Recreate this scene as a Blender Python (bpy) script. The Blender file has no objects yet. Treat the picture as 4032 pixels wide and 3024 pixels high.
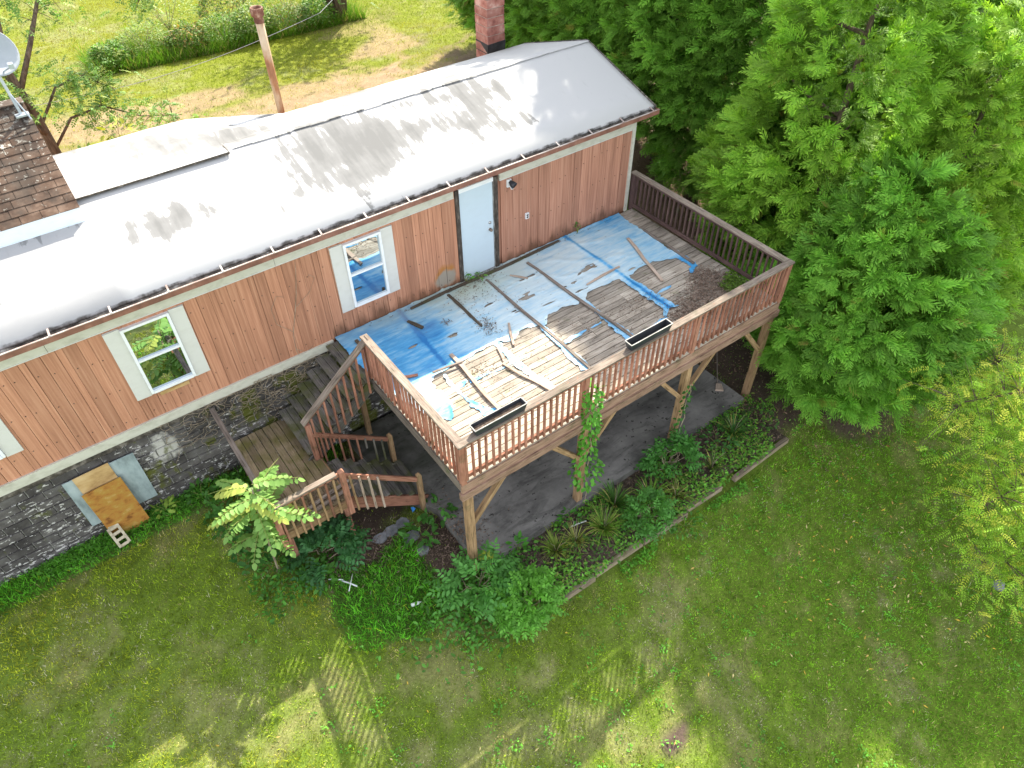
import bpy, math, random
import numpy as np
from mathutils import Vector, Matrix
random.seed(7)
rng = np.random.default_rng(7)
scene = bpy.context.scene
COL = scene.collection
V3 = Vector
R_ = math.radians

# ------------------------------------------------------------------ camera
cam_d = bpy.data.cameras.new('camera')
cam = bpy.data.objects.new('camera', cam_d)
COL.objects.link(cam)
cR = V3((0.80561125, -0.59238195, -0.00860997))
cU = V3((0.42598592, 0.56909813, 0.70332306))
cF = V3((0.41173597, 0.57027269, -0.71081822))
m = Matrix((cR, cU, -cF)).transposed().to_4x4()
m.translation = V3((-6.3576, -10.5063, 9.2478))
cam.matrix_world = m
cam_d.sensor_width = 36.0
cam_d.lens = 36.0 * 2835.62 / 4032.0
cam_d.clip_start = 0.1
cam_d.clip_end = 600
scene.camera = cam

# ------------------------------------------------------------------ light
KX, KY = 0.84, 0.72                       # horizontal shadow shift per metre of height
sun_dir = V3((KX, KY, 1.0)).normalized()  # towards the sun
sun_el = math.asin(sun_dir.z)
sun_az = math.atan2(sun_dir.x, sun_dir.y)  # clockwise from +Y
w = bpy.data.worlds.new('World')
scene.world = w
w.use_nodes = True
nt = w.node_tree
nt.nodes.clear()
sky = nt.nodes.new('ShaderNodeTexSky')
sky.sky_type = 'NISHITA'
sky.sun_disc = False
sky.sun_elevation = sun_el
sky.sun_rotation = sun_az
sky.air_density = 1.0
sky.dust_density = 0.8
sky.ozone_density = 1.0
bg = nt.nodes.new('ShaderNodeBackground')
bg.inputs['Strength'].default_value = 0.15
wo = nt.nodes.new('ShaderNodeOutputWorld')
hs = nt.nodes.new('ShaderNodeHueSaturation')      # sky blue washed out, as a white balance
hs.inputs['Saturation'].default_value = 0.22
nt.links.new(sky.outputs[0], hs.inputs['Color'])
nt.links.new(hs.outputs[0], bg.inputs[0])
nt.links.new(bg.outputs[0], wo.inputs[0])
sd = bpy.data.lights.new('sun', 'SUN')
sd.energy = 3.5
sd.angle = R_(0.55)
sd.color = (1.0, 0.92, 0.76)
so = bpy.data.objects.new('sun', sd)
COL.objects.link(so)
so.rotation_euler = (-sun_dir).to_track_quat('-Z', 'Y').to_euler()
so.location = (12, 12, 20)
vs = scene.view_settings
vs.view_transform = 'Standard'
vs.look = 'None'
vs.gamma = 1.0
vs.use_curve_mapping = False
vs.exposure = 2.0
scene.render.engine = 'CYCLES'
try:
    scene.cycles.max_bounces = 6
    scene.cycles.transparent_max_bounces = 4
except Exception:
    pass

# ------------------------------------------------------------------ noise (python side)
_tab = np.random.default_rng(11).random((256, 256))
def vnoise(x, y, s=1.0, seed=0):
    x = np.asarray(x, float) * s + seed * 17.3
    y = np.asarray(y, float) * s + seed * 31.7
    xi = np.floor(x).astype(int); yi = np.floor(y).astype(int)
    fx = x - xi; fy = y - yi
    fx = fx * fx * (3 - 2 * fx); fy = fy * fy * (3 - 2 * fy)
    t = lambda a, b: _tab[a & 255, b & 255]
    return (t(xi, yi) * (1 - fx) + t(xi + 1, yi) * fx) * (1 - fy) + (t(xi, yi + 1) * (1 - fx) + t(xi + 1, yi + 1) * fx) * fy
def fbm(x, y, s=1.0, seed=0, o=4):
    a = 0.5; r = 0; tot = 0
    for i in range(o):
        r = r + a * vnoise(x, y, s * 2 ** i, seed + i * 3); tot += a; a *= 0.5
    return r / tot
def sstep(a, b, x):
    t = np.clip((np.asarray(x, float) - a) / (b - a), 0, 1)
    return t * t * (3 - 2 * t)

# ------------------------------------------------------------------ object helpers
WL = {}
def props(o, label=None, cat=None, group=None, kind=None):
    if label: o['label'] = label
    if cat: o['category'] = cat
    if group: o['group'] = group
    if kind: o['kind'] = kind
    return o
def thing(name, loc, label, cat, group=None):
    o = bpy.data.objects.new(name, None)
    COL.objects.link(o)
    o.location = loc
    o.empty_display_size = 0.2
    WL[o] = V3(loc)
    return props(o, label, cat, group)
def link_mesh(name, me, mat, parent=None, loc=None):
    o = bpy.data.objects.new(name, me)
    COL.objects.link(o)
    if mat and not me.materials: me.materials.append(mat)
    if parent is not None:
        o.parent = parent
        WL[o] = WL[parent]
    else:
        WL[o] = V3(loc) if loc is not None else V3((0, 0, 0))
        o.location = WL[o]
    return o
class G:
    """collects shapes of ONE piece in world coordinates, with a UV that runs along the grain"""
    def __init__(s):
        s.v = []; s.f = []; s.uv = []; s.smooth = False
    def poly(s, pts, faces, uvf):
        b = len(s.v)
        s.v += [tuple(p) for p in pts]
        for f in faces:
            s.f.append([b + i for i in f]); s.uv += [uvf[i] for i in f]
    def beam(s, p0, p1, wd, ht, up=(0, 0, 1), taper=1.0, jit=0.0):
        p0 = V3(p0); p1 = V3(p1); d = p1 - p0; L = d.length; d.normalize()
        up = V3(up)
        side = d.cross(up)
        if side.length < 1e-4: side = d.cross(V3((0, 1, 0)))
        side.normalize(); up = side.cross(d).normalized()
        ou, ov = random.random() * 30, random.random() * 30
        pts = []; uvs = []
        for k, p, t in ((0, p0, 1.0), (1, p1, taper)):
            for a, c in ((-1, -1), (1, -1), (1, 1), (-1, 1)):
                q = p + side * (a * wd / 2 * t) + up * (c * ht / 2 * t)
                if jit: q = q + V3((random.uniform(-jit, jit), random.uniform(-jit, jit), random.uniform(-jit, jit)))
                pts.append(q); uvs.append((ou + k * L, ov + a * wd / 2 + c * ht / 2 * 0.9))
        s.poly(pts, [(3, 2, 1, 0), (4, 5, 6, 7), (0, 1, 5, 4), (1, 2, 6, 5), (2, 3, 7, 6), (3, 0, 4, 7)], uvs)
        return s
    def box(s, c, size, jit=0.0):
        c = V3(c)
        return s.beam(c - V3((size[0] / 2, 0, 0)), c + V3((size[0] / 2, 0, 0)), size[1], size[2], jit=jit)
    def tube(s, pts, rad, n=8, cap=True):
        pts = [V3(p) for p in pts]
        if not hasattr(rad, '__len__'): rad = [rad] * len(pts)
        b = len(s.v); uo = random.random() * 20; acc = 0
        uvv = []
        ref = V3((0.3, 0.2, 1)).normalized()
        for i, p in enumerate(pts):
            t = (pts[min(i + 1, len(pts) - 1)] - pts[max(i - 1, 0)])
            if t.length < 1e-6: t = V3((0, 0, 1))
            t.normalize()
            a = t.cross(ref)
            if a.length < 0.1: a = t.cross(V3((1, 0, 0)))
            a.normalize(); c = t.cross(a)
            if i: acc += (p - pts[i - 1]).length
            for k in range(n):
                an = 2 * math.pi * k / n
                s.v.append(tuple(p + (a * math.cos(an) + c * math.sin(an)) * rad[i])); uvv.append((uo + acc, k / n * 0.4))
        for i in range(len(pts) - 1):
            for k in range(n):
                f = [b + i * n + k, b + i * n + (k + 1) % n, b + (i + 1) * n + (k + 1) % n, b + (i + 1) * n + k]
                s.f.append(f); s.uv += [uvv[j - b] for j in f]
        if cap:
            f = [b + k for k in range(n)][::-1]; s.f.append(f); s.uv += [uvv[j - b] for j in f]
            f = [b + (len(pts) - 1) * n + k for k in range(n)]; s.f.append(f); s.uv += [uvv[j - b] for j in f]
        return s
    def lathe(s, base, prof, n=16, axis=(0, 0, 1)):
        base = V3(base); ax = V3(axis).normalized()
        a = ax.cross(V3((1, 0, 0)))
        if a.length < 0.1: a = ax.cross(V3((0, 1, 0)))
        a.normalize(); c = ax.cross(a); b = len(s.v)
        for r, z in prof:
            for k in range(n):
                an = 2 * math.pi * k / n
                s.v.append(tuple(base + ax * z + (a * math.cos(an) + c * math.sin(an)) * r))
        for i in range(len(prof) - 1):
            for k in range(n):
                f = [b + i * n + k, b + i * n + (k + 1) % n, b + (i + 1) * n + (k + 1) % n, b + (i + 1) * n + k]
                s.f.append(f); s.uv += [(prof[i][1], k / n)] * 4
        return s
    def prism(s, outline, z0, z1, jz=0.0):
        n = len(outline)
        pts = [(x, y, z0) for x, y in outline] + [(x, y, z1) for x, y in outline]
        s.poly(pts, [tuple(range(n))[::-1], tuple(range(n, 2 * n))] + [(i, (i + 1) % n, n + (i + 1) % n, n + i) for i in range(n)], [(p[0], p[1]) for p in pts])
        return s
    def build(s, name, mat, parent=None, loc=None, bevel=0.0):
        me = bpy.data.meshes.new(name)
        L = WL[parent] if parent is not None else (V3(loc) if loc is not None else V3((0, 0, 0)))
        me.from_pydata([(a - L.x, b - L.y, c - L.z) for a, b, c in s.v], [], s.f)
        if len(s.uv) == len(me.loops):
            ul = me.uv_layers.new(name='UVMap')
            ul.data.foreach_set('uv', np.array(s.uv, dtype=np.float32).ravel())
        if s.smooth:
            me.polygons.foreach_set('use_smooth', np.ones(len(me.polygons), dtype=bool))
        me.update()
        o = link_mesh(name, me, mat, parent, loc)
        if bevel:
            md = o.modifiers.new('bevel', 'BEVEL'); md.width = bevel; md.segments = 1; md.limit_method = 'ANGLE'
        return o
def np_mesh(name, V, T, C=None, mat=None, parent=None, loc=None, smooth=False):
    V = np.asarray(V, np.float32); T = np.asarray(T, np.int32)
    L = WL[parent] if parent is not None else (V3(loc) if loc is not None else V3((0, 0, 0)))
    V = V - np.array(L, np.float32)
    k = T.shape[1]
    me = bpy.data.meshes.new(name)
    me.vertices.add(len(V)); me.loops.add(T.size); me.polygons.add(len(T))
    me.vertices.foreach_set('co', V.ravel())
    me.loops.foreach_set('vertex_index', T.ravel())
    me.polygons.foreach_set('loop_start', np.arange(0, T.size, k, dtype=np.int32))
    if smooth: me.polygons.foreach_set('use_smooth', np.ones(len(T), dtype=bool))
    if C is not None:
        C = np.asarray(C, np.float32)
        if C.shape[1] == 3: C = np.concatenate([C, np.ones((len(C), 1), np.float32)], 1)
        at = me.color_attributes.new('col', 'FLOAT_COLOR', 'POINT')
        at.data.foreach_set('color', C.ravel())
    me.update(calc_edges=True)
    return link_mesh(name, me, mat, parent, loc)

# ------------------------------------------------------------------ materials
class NT:
    def __init__(s, name):
        s.m = bpy.data.materials.new(name); s.m.use_nodes = True
        s.t = s.m.node_tree; s.t.nodes.clear()
        s.out = s.n('ShaderNodeOutputMaterial')
        s._pos = None
    def n(s, typ, **kw):
        nd = s.t.nodes.new(typ)
        for k, v in kw.items(): setattr(nd, k, v)
        return nd
    def l(s, a, b): s.t.links.new(a, b)
    def set(s, sock, v):
        if isinstance(v, bpy.types.NodeSocket): s.l(v, sock)
        elif isinstance(v, (tuple, list)) and len(v) == 3 and sock.type == 'RGBA': sock.default_value = (*v, 1)
        else: sock.default_value = v
    @property
    def pos(s):
        if s._pos is None: s._pos = s.n('ShaderNodeNewGeometry').outputs['Position']
        return s._pos
    def uv(s): return s.n('ShaderNodeTexCoord').outputs['UV']
    def rnd(s): return s.n('ShaderNodeObjectInfo').outputs['Random']
    def mapv(s, v, sc=(1, 1, 1), loc=(0, 0, 0), rot=(0, 0, 0)):
        a = s.n('ShaderNodeMapping'); s.l(v, a.inputs[0])
        a.inputs['Scale'].default_value = sc; a.inputs['Location'].default_value = loc; a.inputs['Rotation'].default_value = rot
        return a.outputs[0]
    def noise(s, v, scale=1.0, detail=4, rough=0.55, dist=0.0):
        a = s.n('ShaderNodeTexNoise'); s.l(v, a.inputs['Vector'])
        a.inputs['Scale'].default_value = scale; a.inputs['Detail'].default_value = detail
        a.inputs['Roughness'].default_value = rough; a.inputs['Distortion'].default_value = dist
        return a.outputs[0]
    def ramp(s, f, pts, interp='LINEAR'):
        mx = max(p for p, c in pts)
        if mx > 1.0:                       # colour ramps only reach 1: rescale
            f = s.math('DIVIDE', f, mx); pts = [(p / mx, c) for p, c in pts]
        a = s.n('ShaderNodeValToRGB'); s.set(a.inputs[0], f)
        cr = a.color_ramp; cr.interpolation = interp
        cr.elements.remove(cr.elements[1])
        for i, (p, c) in enumerate(pts):
            e = cr.elements[0] if i == 0 else cr.elements.new(p)
            e.position = p
            e.color = (c, c, c, 1) if not isinstance(c, (tuple, list)) else (*c, 1)
        return a.outputs[0]
    def mix(s, f, a, b, bl='MIX'):
        x = s.n('ShaderNodeMix', data_type='RGBA', blend_type=bl)
        s.set(x.inputs[0], f); s.set(x.inputs[6], a); s.set(x.inputs[7], b)
        return x.outputs[2]
    def math(s, op, a, b=0.0, clamp=False):
        x = s.n('ShaderNodeMath', operation=op); x.use_clamp = clamp
        s.set(x.inputs[0], a); s.set(x.inputs[1], b)
        return x.outputs[0]
    def sep(s, v):
        x = s.n('ShaderNodeSeparateXYZ'); s.l(v, x.inputs[0]); return x.outputs
    def attr(s, name):
        return s.n('ShaderNodeAttribute', attribute_name=name).outputs['Color']
    def bump(s, h, st=0.3, d=0.02):
        b = s.n('ShaderNodeBump'); b.inputs['Strength'].default_value = st; b.inputs['Distance'].default_value = d
        s.l(h, b.inputs['Height']); return b.outputs[0]
    def pbr(s, col, rough=0.8, metal=0.0, spec=0.3, nrm=None):
        p = s.n('ShaderNodeBsdfPrincipled')
        s.set(p.inputs['Base Color'], col); s.set(p.inputs['Roughness'], rough); s.set(p.inputs['Metallic'], metal)
        p.inputs['Specular IOR Level'].default_value = spec
        if nrm is not None: s.l(nrm, p.inputs['Normal'])
        s.l(p.outputs[0], s.out.inputs[0]); return p

def mat_wood(name, dark, mid, light, moss=0.0, mosscol=(0.07, 0.09, 0.02), peel=None, var=0.35, spec=0.2):
    t = NT(name)
    uv = t.mapv(t.uv(), (1.3, 16, 1))
    g = t.noise(uv, 2.2, 6, 0.62, 0.4)
    big = t.noise(t.pos, 1.6, 4, 0.6)
    f = t.math('ADD', t.math('MULTIPLY', g, 0.65), t.math('MULTIPLY', big, 0.38))
    col = t.ramp(f, [(0.34, dark), (0.52, mid), (0.72, light)])
    r = t.math('MULTIPLY_ADD', t.rnd(), var); r.node.inputs[2].default_value = 1 - var / 2
    col = t.mix(1.0, col, r, 'MULTIPLY')
    if peel:
        pk = t.ramp(t.noise(t.mapv(t.uv(), (3, 9, 1)), 3.0, 5, 0.6), [(peel[1], 0.0), (peel[1] + 0.06, 1.0)])
        col = t.mix(pk, col, peel[0])
    if moss:
        mk = t.ramp(t.noise(t.pos, 2.3, 5, 0.65), [(0.62 - moss * 0.22, 0.0), (0.78 - moss * 0.2, 0.85)])
        col = t.mix(mk, col, mosscol)
    crack = t.ramp(g, [(0.30, 0.25), (0.40, 1.0)])
    col = t.mix(1.0, col, crack, 'MULTIPLY')
    t.pbr(col, 0.85, 0, spec, t.bump(g, 0.35, 0.01))
    return t.m

M = {}
M['deck'] = mat_wood('deck_wood', (0.15, 0.125, 0.10), (0.32, 0.28, 0.235), (0.48, 0.435, 0.38), 0.12, var=0.5)
M['cap'] = mat_wood('rail_cap_wood', (0.085, 0.07, 0.058), (0.205, 0.165, 0.135), (0.35, 0.30, 0.25), 0.25, (0.10, 0.10, 0.06), peel=((0.27, 0.13, 0.085), 0.62))
M['red'] = mat_wood('stained_rail_wood', (0.14, 0.062, 0.042), (0.29, 0.135, 0.092), (0.41, 0.22, 0.16), 0.1, (0.09, 0.08, 0.04), peel=((0.33, 0.25, 0.18), 0.66), var=0.5)
M['purple'] = mat_wood('shaded_rail_wood', (0.05, 0.033, 0.03), (0.10, 0.062, 0.058), (0.17, 0.115, 0.10), 0.1, (0.08, 0.08, 0.05), peel=((0.27, 0.22, 0.17), 0.70), var=0.4)  # right railing wood, its shade put into a darker colour
M['rim'] = mat_wood('rim_wood', (0.13, 0.08, 0.058), (0.29, 0.18, 0.13), (0.43, 0.295, 0.225), 0.28, (0.09, 0.09, 0.05))
M['post'] = mat_wood('post_wood', (0.15, 0.095, 0.05), (0.30, 0.19, 0.105), (0.42, 0.29, 0.17), 0.2, (0.09, 0.10, 0.05))
M['tread'] = mat_wood('mossy_tread_wood', (0.06, 0.055, 0.05), (0.13, 0.12, 0.11), (0.22, 0.20, 0.18), 0.75, (0.085, 0.095, 0.025), var=0.5)
M['landing'] = mat_wood('mossy_landing_wood', (0.09, 0.07, 0.045), (0.19, 0.145, 0.09), (0.29, 0.23, 0.15), 0.75, (0.12, 0.11, 0.03), var=0.45)
M['grey'] = mat_wood('grey_wood', (0.075, 0.06, 0.05), (0.17, 0.14, 0.12), (0.30, 0.25, 0.21), 0.1, var=0.4)
M['pale'] = mat_wood('pale_split_wood', (0.22, 0.16, 0.12), (0.40, 0.31, 0.25), (0.55, 0.45, 0.38), 0.0, var=0.3)
M['dkwood'] = mat_wood('dark_wet_wood', (0.035, 0.028, 0.022), (0.085, 0.068, 0.05), (0.16, 0.13, 0.10), 0.2, var=0.3)
M['timber'] = mat_wood('landscape_timber_wood', (0.10, 0.08, 0.06), (0.24, 0.19, 0.14), (0.38, 0.32, 0.25), 0.5, (0.12, 0.13, 0.04))

def mk_siding():
    t = NT('siding_paint')
    p = t.pos
    g = t.noise(t.mapv(p, (13, 9, 0.35)), 2.0, 6, 0.65, 0.2)
    big = t.noise(t.mapv(p, (1.2, 1, 0.35)), 1.1, 4)
    f = t.math('ADD', t.math('MULTIPLY', g, 0.75), t.math('MULTIPLY', big, 0.25))
    col = t.ramp(f, [(0.3, (0.25, 0.115, 0.070)), (0.5, (0.40, 0.192, 0.118)), (0.7, (0.52, 0.28, 0.18))])
    xyz = t.sep(p)
    # the sheets right of the door turn pinker and greyer
    px = t.ramp(t.math('MULTIPLY_ADD', xyz[0], 0.1), [(0.5, 0.0), (0.6, 1.0)])
    col = t.mix(t.math('MULTIPLY', px, 0.55), col, t.mix(1.0, col, (0.88, 0.92, 1.08), 'MULTIPLY'))
    rr = t.math('MULTIPLY_ADD', t.rnd(), 0.30); rr.node.inputs[2].default_value = 0.86
    col = t.mix(1.0, col, rr, 'MULTIPLY')
    # uneven dark brown at the foot, by the deck
    z = t.math('ADD', xyz[2], t.math('MULTIPLY', t.noise(t.mapv(p, (3, 1, 0.8)), 1.6, 4), -0.9))
    z2 = t.math('ADD', t.math('MULTIPLY', z, 1.0), 0.45)
    st = t.ramp(z2, [(0.02, 0.75), (0.28, 0.0)])
    inx = t.math('MULTIPLY', t.math('GREATER_THAN', xyz[0], -3.0), st)
    col = t.mix(inx, col, (0.085, 0.04, 0.02))
    # bare grey / orange patch left of the door
    dx = t.math('DIVIDE', t.math('ADD', xyz[0], 0.42), 0.34)
    dz = t.math('DIVIDE', t.math('SUBTRACT', xyz[2], 0.32), 0.34)
    d = t.math('SQRT', t.math('ADD', t.math('MULTIPLY', dx, dx), t.math('MULTIPLY', dz, dz)))
    d = t.math('ADD', d, t.math('MULTIPLY', t.noise(p, 5, 4), 0.8))
    col = t.mix(t.ramp(d, [(0.98, 1.0), (1.25, 0.0)]), col, (0.36, 0.155, 0.045))
    dzz = t.math('DIVIDE', t.math('SUBTRACT', xyz[2], 0.25), 0.27)
    d2 = t.math('SQRT', t.math('ADD', t.math('MULTIPLY', dx, dx), t.math('MULTIPLY', dzz, dzz)))
    d2 = t.math('ADD', d2, t.math('MULTIPLY', t.noise(p, 6, 4), 0.7))
    col = t.mix(t.ramp(d2, [(0.95, 1.0), (1.2, 0.0)]), col, (0.27, 0.24, 0.20))
    t.pbr(col, 0.7, 0, 0.3, t.bump(g, 0.2, 0.005))
    return t.m
M['siding'] = mk_siding()

def mk_white(name, base=(0.74, 0.74, 0.71), dirt=(0.22, 0.21, 0.15), amt=0.5, rough=0.55):
    t = NT(name)
    n1 = t.noise(t.mapv(t.pos, (2.2, 2.2, 5)), 2.0, 5, 0.6)
    n2 = t.noise(t.pos, 9, 4)
    f = t.ramp(t.math('ADD', t.math('MULTIPLY', n1, 0.75), t.math('MULTIPLY', n2, 0.3)), [(0.5, 0.0), (0.72, amt)])
    t.pbr(t.mix(f, base, dirt), rough, 0, 0.4)
    return t.m
M['trim'] = mk_white('grimy_white_trim', (0.50, 0.495, 0.43), (0.20, 0.19, 0.13), 0.4)
M['shutter'] = mk_white('white_shutter_paint', (0.55, 0.555, 0.53), (0.36, 0.35, 0.30), 0.18)
M['vinyl'] = mk_white('window_vinyl', (0.72, 0.75, 0.78), (0.4, 0.4, 0.38), 0.25, 0.4)
M['door'] = mk_white('door_paint', (0.46, 0.56, 0.64), (0.40, 0.47, 0.53), 0.25, 0.4)
M['fascia'] = mk_white('fascia_paint', (0.66, 0.73, 0.82), (0.4, 0.45, 0.5), 0.25, 0.4)

def mk_roof():
    t = NT('white_roof_coating')
    p = t.pos; x = t.sep(p)
    st = t.noise(t.mapv(p, (3.2, 0.5, 0.5)), 1.5, 6, 0.62, 0.3)
    bl = t.noise(t.mapv(p, (0.5, 0.8, 0.8)), 0.9, 5, 0.55)
    # worn zone in the middle of the slope
    a = t.n('ShaderNodeMapRange'); a.inputs[1].default_value = -3.8; a.inputs[2].default_value = -2.2; t.l(x[0], a.inputs[0])
    b = t.n('ShaderNodeMapRange'); b.inputs[1].default_value = 3.0; b.inputs[2].default_value = 1.6; t.l(x[0], b.inputs[0])
    c = t.n('ShaderNodeMapRange'); c.inputs[1].default_value = 0.1; c.inputs[2].default_value = 0.75; t.l(x[1], c.inputs[0])
    d = t.n('ShaderNodeMapRange'); d.inputs[1].default_value = 2.5; d.inputs[2].default_value = 2.15; t.l(x[1], d.inputs[0])
    zone = t.math('MULTIPLY', t.math('MULTIPLY', a.outputs[0], b.outputs[0]), t.math('MULTIPLY', c.outputs[0], d.outputs[0]))
    f = t.math('ADD', t.math('MULTIPLY', st, 0.75), t.math('MULTIPLY', bl, 1.15))
    f = t.math('ADD', t.math('SUBTRACT', f, 0.48), t.math('MULTIPLY', zone, 0.13))
    far = t.n('ShaderNodeMapRange'); far.inputs[1].default_value = 2.2; far.inputs[2].default_value = 3.4; far.inputs[3].default_value = 0.0; far.inputs[4].default_value = 0.3; t.l(x[0], far.inputs[0])
    low = t.n('ShaderNodeMapRange'); low.inputs[1].default_value = 0.55; low.inputs[2].default_value = 0.2; low.inputs[3].default_value = 0.0; low.inputs[4].default_value = 0.12; t.l(x[1], low.inputs[0])
    f = t.math('SUBTRACT', f, t.math('ADD', far.outputs[0], low.outputs[0]))
    wear = t.ramp(f, [(0.555, 0.0), (0.585, 0.8), (0.75, 1.0)])
    grime = t.ramp(t.noise(t.mapv(p, (2.5, 0.6, 1)), 2.6, 6, 0.7), [(0.6, 0.0), (0.8, 0.35)])
    col = t.mix(wear, (0.40, 0.40, 0.405), (0.155, 0.155, 0.155))
    lft = t.n('ShaderNodeMapRange'); lft.inputs[1].default_value = -5.75; lft.inputs[2].default_value = -5.95; lft.inputs[3].default_value = 0.0; lft.inputs[4].default_value = 0.55
    t.l(t.math('ADD', x[0], t.math('MULTIPLY', t.noise(p, 2.5, 4), 0.25)), lft.inputs[0])
    col = t.mix(t.math('MULTIPLY', lft.outputs[0], t.ramp(bl, [(0.4, 1.0), (0.62, 0.45)])), col, (0.17, 0.175, 0.19))
    col = t.mix(grime, col, (0.2, 0.195, 0.19))
    spots = t.ramp(t.noise(p, 14, 3), [(0.74, 0.0), (0.78, 0.7)])
    col = t.mix(spots, col, (0.2, 0.19, 0.18))
    # black edge where the coating ends at the gutter
    e = t.math('ADD', x[1], t.math('MULTIPLY', t.noise(t.mapv(p, (2, 4, 1)), 3, 5), 0.14))
    col = t.mix(t.ramp(t.math('ADD', e, 0.5), [(0.455, 0.9), (0.49, 0.0)]), col, (0.05, 0.045, 0.04))
    t.pbr(col, 0.92, 0, 0.06, t.bump(bl, 0.25, 0.03))
    return t.m
M['roof'] = mk_roof()

def mk_simple(name, cols, scale=3.0, rough=0.8, metal=0.0, spec=0.3, stretch=(1, 1, 1), bump=0.3, bd=0.01, var=0.0, detail=5):
    t = NT(name)
    n = t.noise(t.mapv(t.pos, stretch), scale, detail, 0.62)
    k = len(cols)
    col = t.ramp(n, [(0.3 + 0.42 * i / max(1, k - 1), c) for i, c in enumerate(cols)])
    if var:
        r = t.math('MULTIPLY_ADD', t.rnd(), var); r.node.inputs[2].default_value = 1 - var / 2
        col = t.mix(1.0, col, r, 'MULTIPLY')
    t.pbr(col, rough, metal, spec, t.bump(n, bump, bd) if bump else None)
    return t.m
M['drip'] = mk_simple('tar_edge', [(0.02, 0.018, 0.016), (0.07, 0.06, 0.05), (0.2, 0.18, 0.16)], 9)
M['gutter'] = mk_simple('gutter_brown', [(0.14, 0.065, 0.05), (0.22, 0.10, 0.075), (0.3, 0.16, 0.12)], 4, 0.5, 0, 0.4)
M['gutterrim'] = mk_simple('gutter_rim_worn', [(0.2, 0.12, 0.10), (0.34, 0.28, 0.26), (0.46, 0.43, 0.42)], 3, 0.6)
M['muck'] = mk_simple('gutter_muck', [(0.015, 0.013, 0.012), (0.05, 0.042, 0.036), (0.13, 0.115, 0.10), (0.33, 0.32, 0.3)], 7, 0.95)
M['mortar'] = mk_simple('mortar', [(0.10, 0.098, 0.095), (0.34, 0.33, 0.32), (0.6, 0.59, 0.57)], 4)
M['dark'] = mk_simple('dark_weathered_frame', [(0.02, 0.017, 0.014), (0.055, 0.045, 0.038), (0.15, 0.13, 0.11)], 6, stretch=(4, 4, 1))
M['frame'] = mk_simple('door_frame_worn', [(0.06, 0.055, 0.05), (0.2, 0.2, 0.19), (0.5, 0.52, 0.53)], 5, stretch=(5, 5, 1))
M['metal'] = mk_simple('brushed_metal', [(0.35, 0.34, 0.33), (0.6, 0.6, 0.6)], 6, 0.3, 1.0, 0.5)
M['knob'] = mk_simple('tarnished_knob', [(0.12, 0.09, 0.07), (0.3, 0.24, 0.2)], 6, 0.35, 0.8)
M['black'] = mk_simple('black_plastic', [(0.018, 0.02, 0.026), (0.03, 0.032, 0.04)], 5, 0.45, 0, 0.4, bump=0.05)
M['planter'] = mk_simple('planter_plastic', [(0.02, 0.022, 0.027), (0.045, 0.048, 0.056)], 3, 0.5, 0, 0.4, bump=0.05)
M['planterrim'] = mk_simple('planter_rim_worn', [(0.14, 0.14, 0.14), (0.4, 0.39, 0.37)], 6, 0.6)
M['soil'] = mk_simple('soil', [(0.03, 0.022, 0.016), (0.075, 0.055, 0.042), (0.16, 0.12, 0.10)], 14, 0.95, bump=0.8, bd=0.03)
M['rust'] = mk_simple('rusty_pipe', [(0.10, 0.035, 0.018), (0.27, 0.12, 0.05), (0.44, 0.33, 0.22), (0.55, 0.47, 0.36)], 2.2, 0.65, 0.1, 0.4, (1, 1, 0.35))
M['rustdark'] = mk_simple('rusty_cap', [(0.06, 0.022, 0.015), (0.15, 0.06, 0.04), (0.42, 0.3, 0.22)], 5, 0.7)
M['dish'] = mk_simple('dish_grey', [(0.26, 0.29, 0.32), (0.34, 0.37, 0.40)], 2, 0.5, bump=0)
M['galv'] = mk_simple('galvanised', [(0.3, 0.35, 0.4), (0.5, 0.55, 0.6)], 5, 0.4, 0.5)
M['chim'] = mk_simple('red_chimney_block', [(0.17, 0.06, 0.048), (0.29, 0.115, 0.09), (0.37, 0.18, 0.145), (0.5, 0.34, 0.29)], 4.5, var=0.35)
M['chimmortar'] = mk_simple('pale_mortar', [(0.3, 0.2, 0.16), (0.5, 0.42, 0.36)], 6)
M['tar'] = mk_simple('roof_tar', [(0.02, 0.02, 0.022), (0.06, 0.06, 0.065)], 6, 0.7)
M['pvc'] = mk_simple('white_plastic', [(0.62, 0.64, 0.68), (0.75, 0.77, 0.8)], 4, 0.4, bump=0)
M['stone'] = mk_simple('grey_stone', [(0.10, 0.105, 0.12), (0.2, 0.205, 0.22), (0.3, 0.3, 0.31)], 5)
M['cinder'] = mk_simple('cinder_block', [(0.26, 0.23, 0.16), (0.42, 0.38, 0.28), (0.5, 0.46, 0.36)], 9)
M['bark'] = mk_simple('bark', [(0.045, 0.032, 0.022), (0.11, 0.08, 0.055), (0.2, 0.155, 0.11)], 6, 0.95, stretch=(3, 3, 0.6), bump=0.9, bd=0.03)
M['stem'] = mk_simple('dry_stem', [(0.12, 0.095, 0.065), (0.26, 0.21, 0.15), (0.38, 0.32, 0.24)], 6, 0.9)
M['bluep'] = mk_simple('blue_plastic', [(0.02, 0.12, 0.4), (0.05, 0.25, 0.6)], 8, 0.5)
M['bottle'] = mk_simple('cloudy_plastic', [(0.5, 0.55, 0.52), (0.65, 0.7, 0.68)], 4, 0.2)
M['wire'] = mk_simple('wire', [(0.25, 0.25, 0.27), (0.4, 0.4, 0.42)], 3, 0.5)
M['bluepanel'] = mk_simple('blue_grey_panel', [(0.16, 0.20, 0.21), (0.29, 0.36, 0.38), (0.40, 0.47, 0.49)], 2.4, 0.6, stretch=(2, 2, 0.8))
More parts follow.
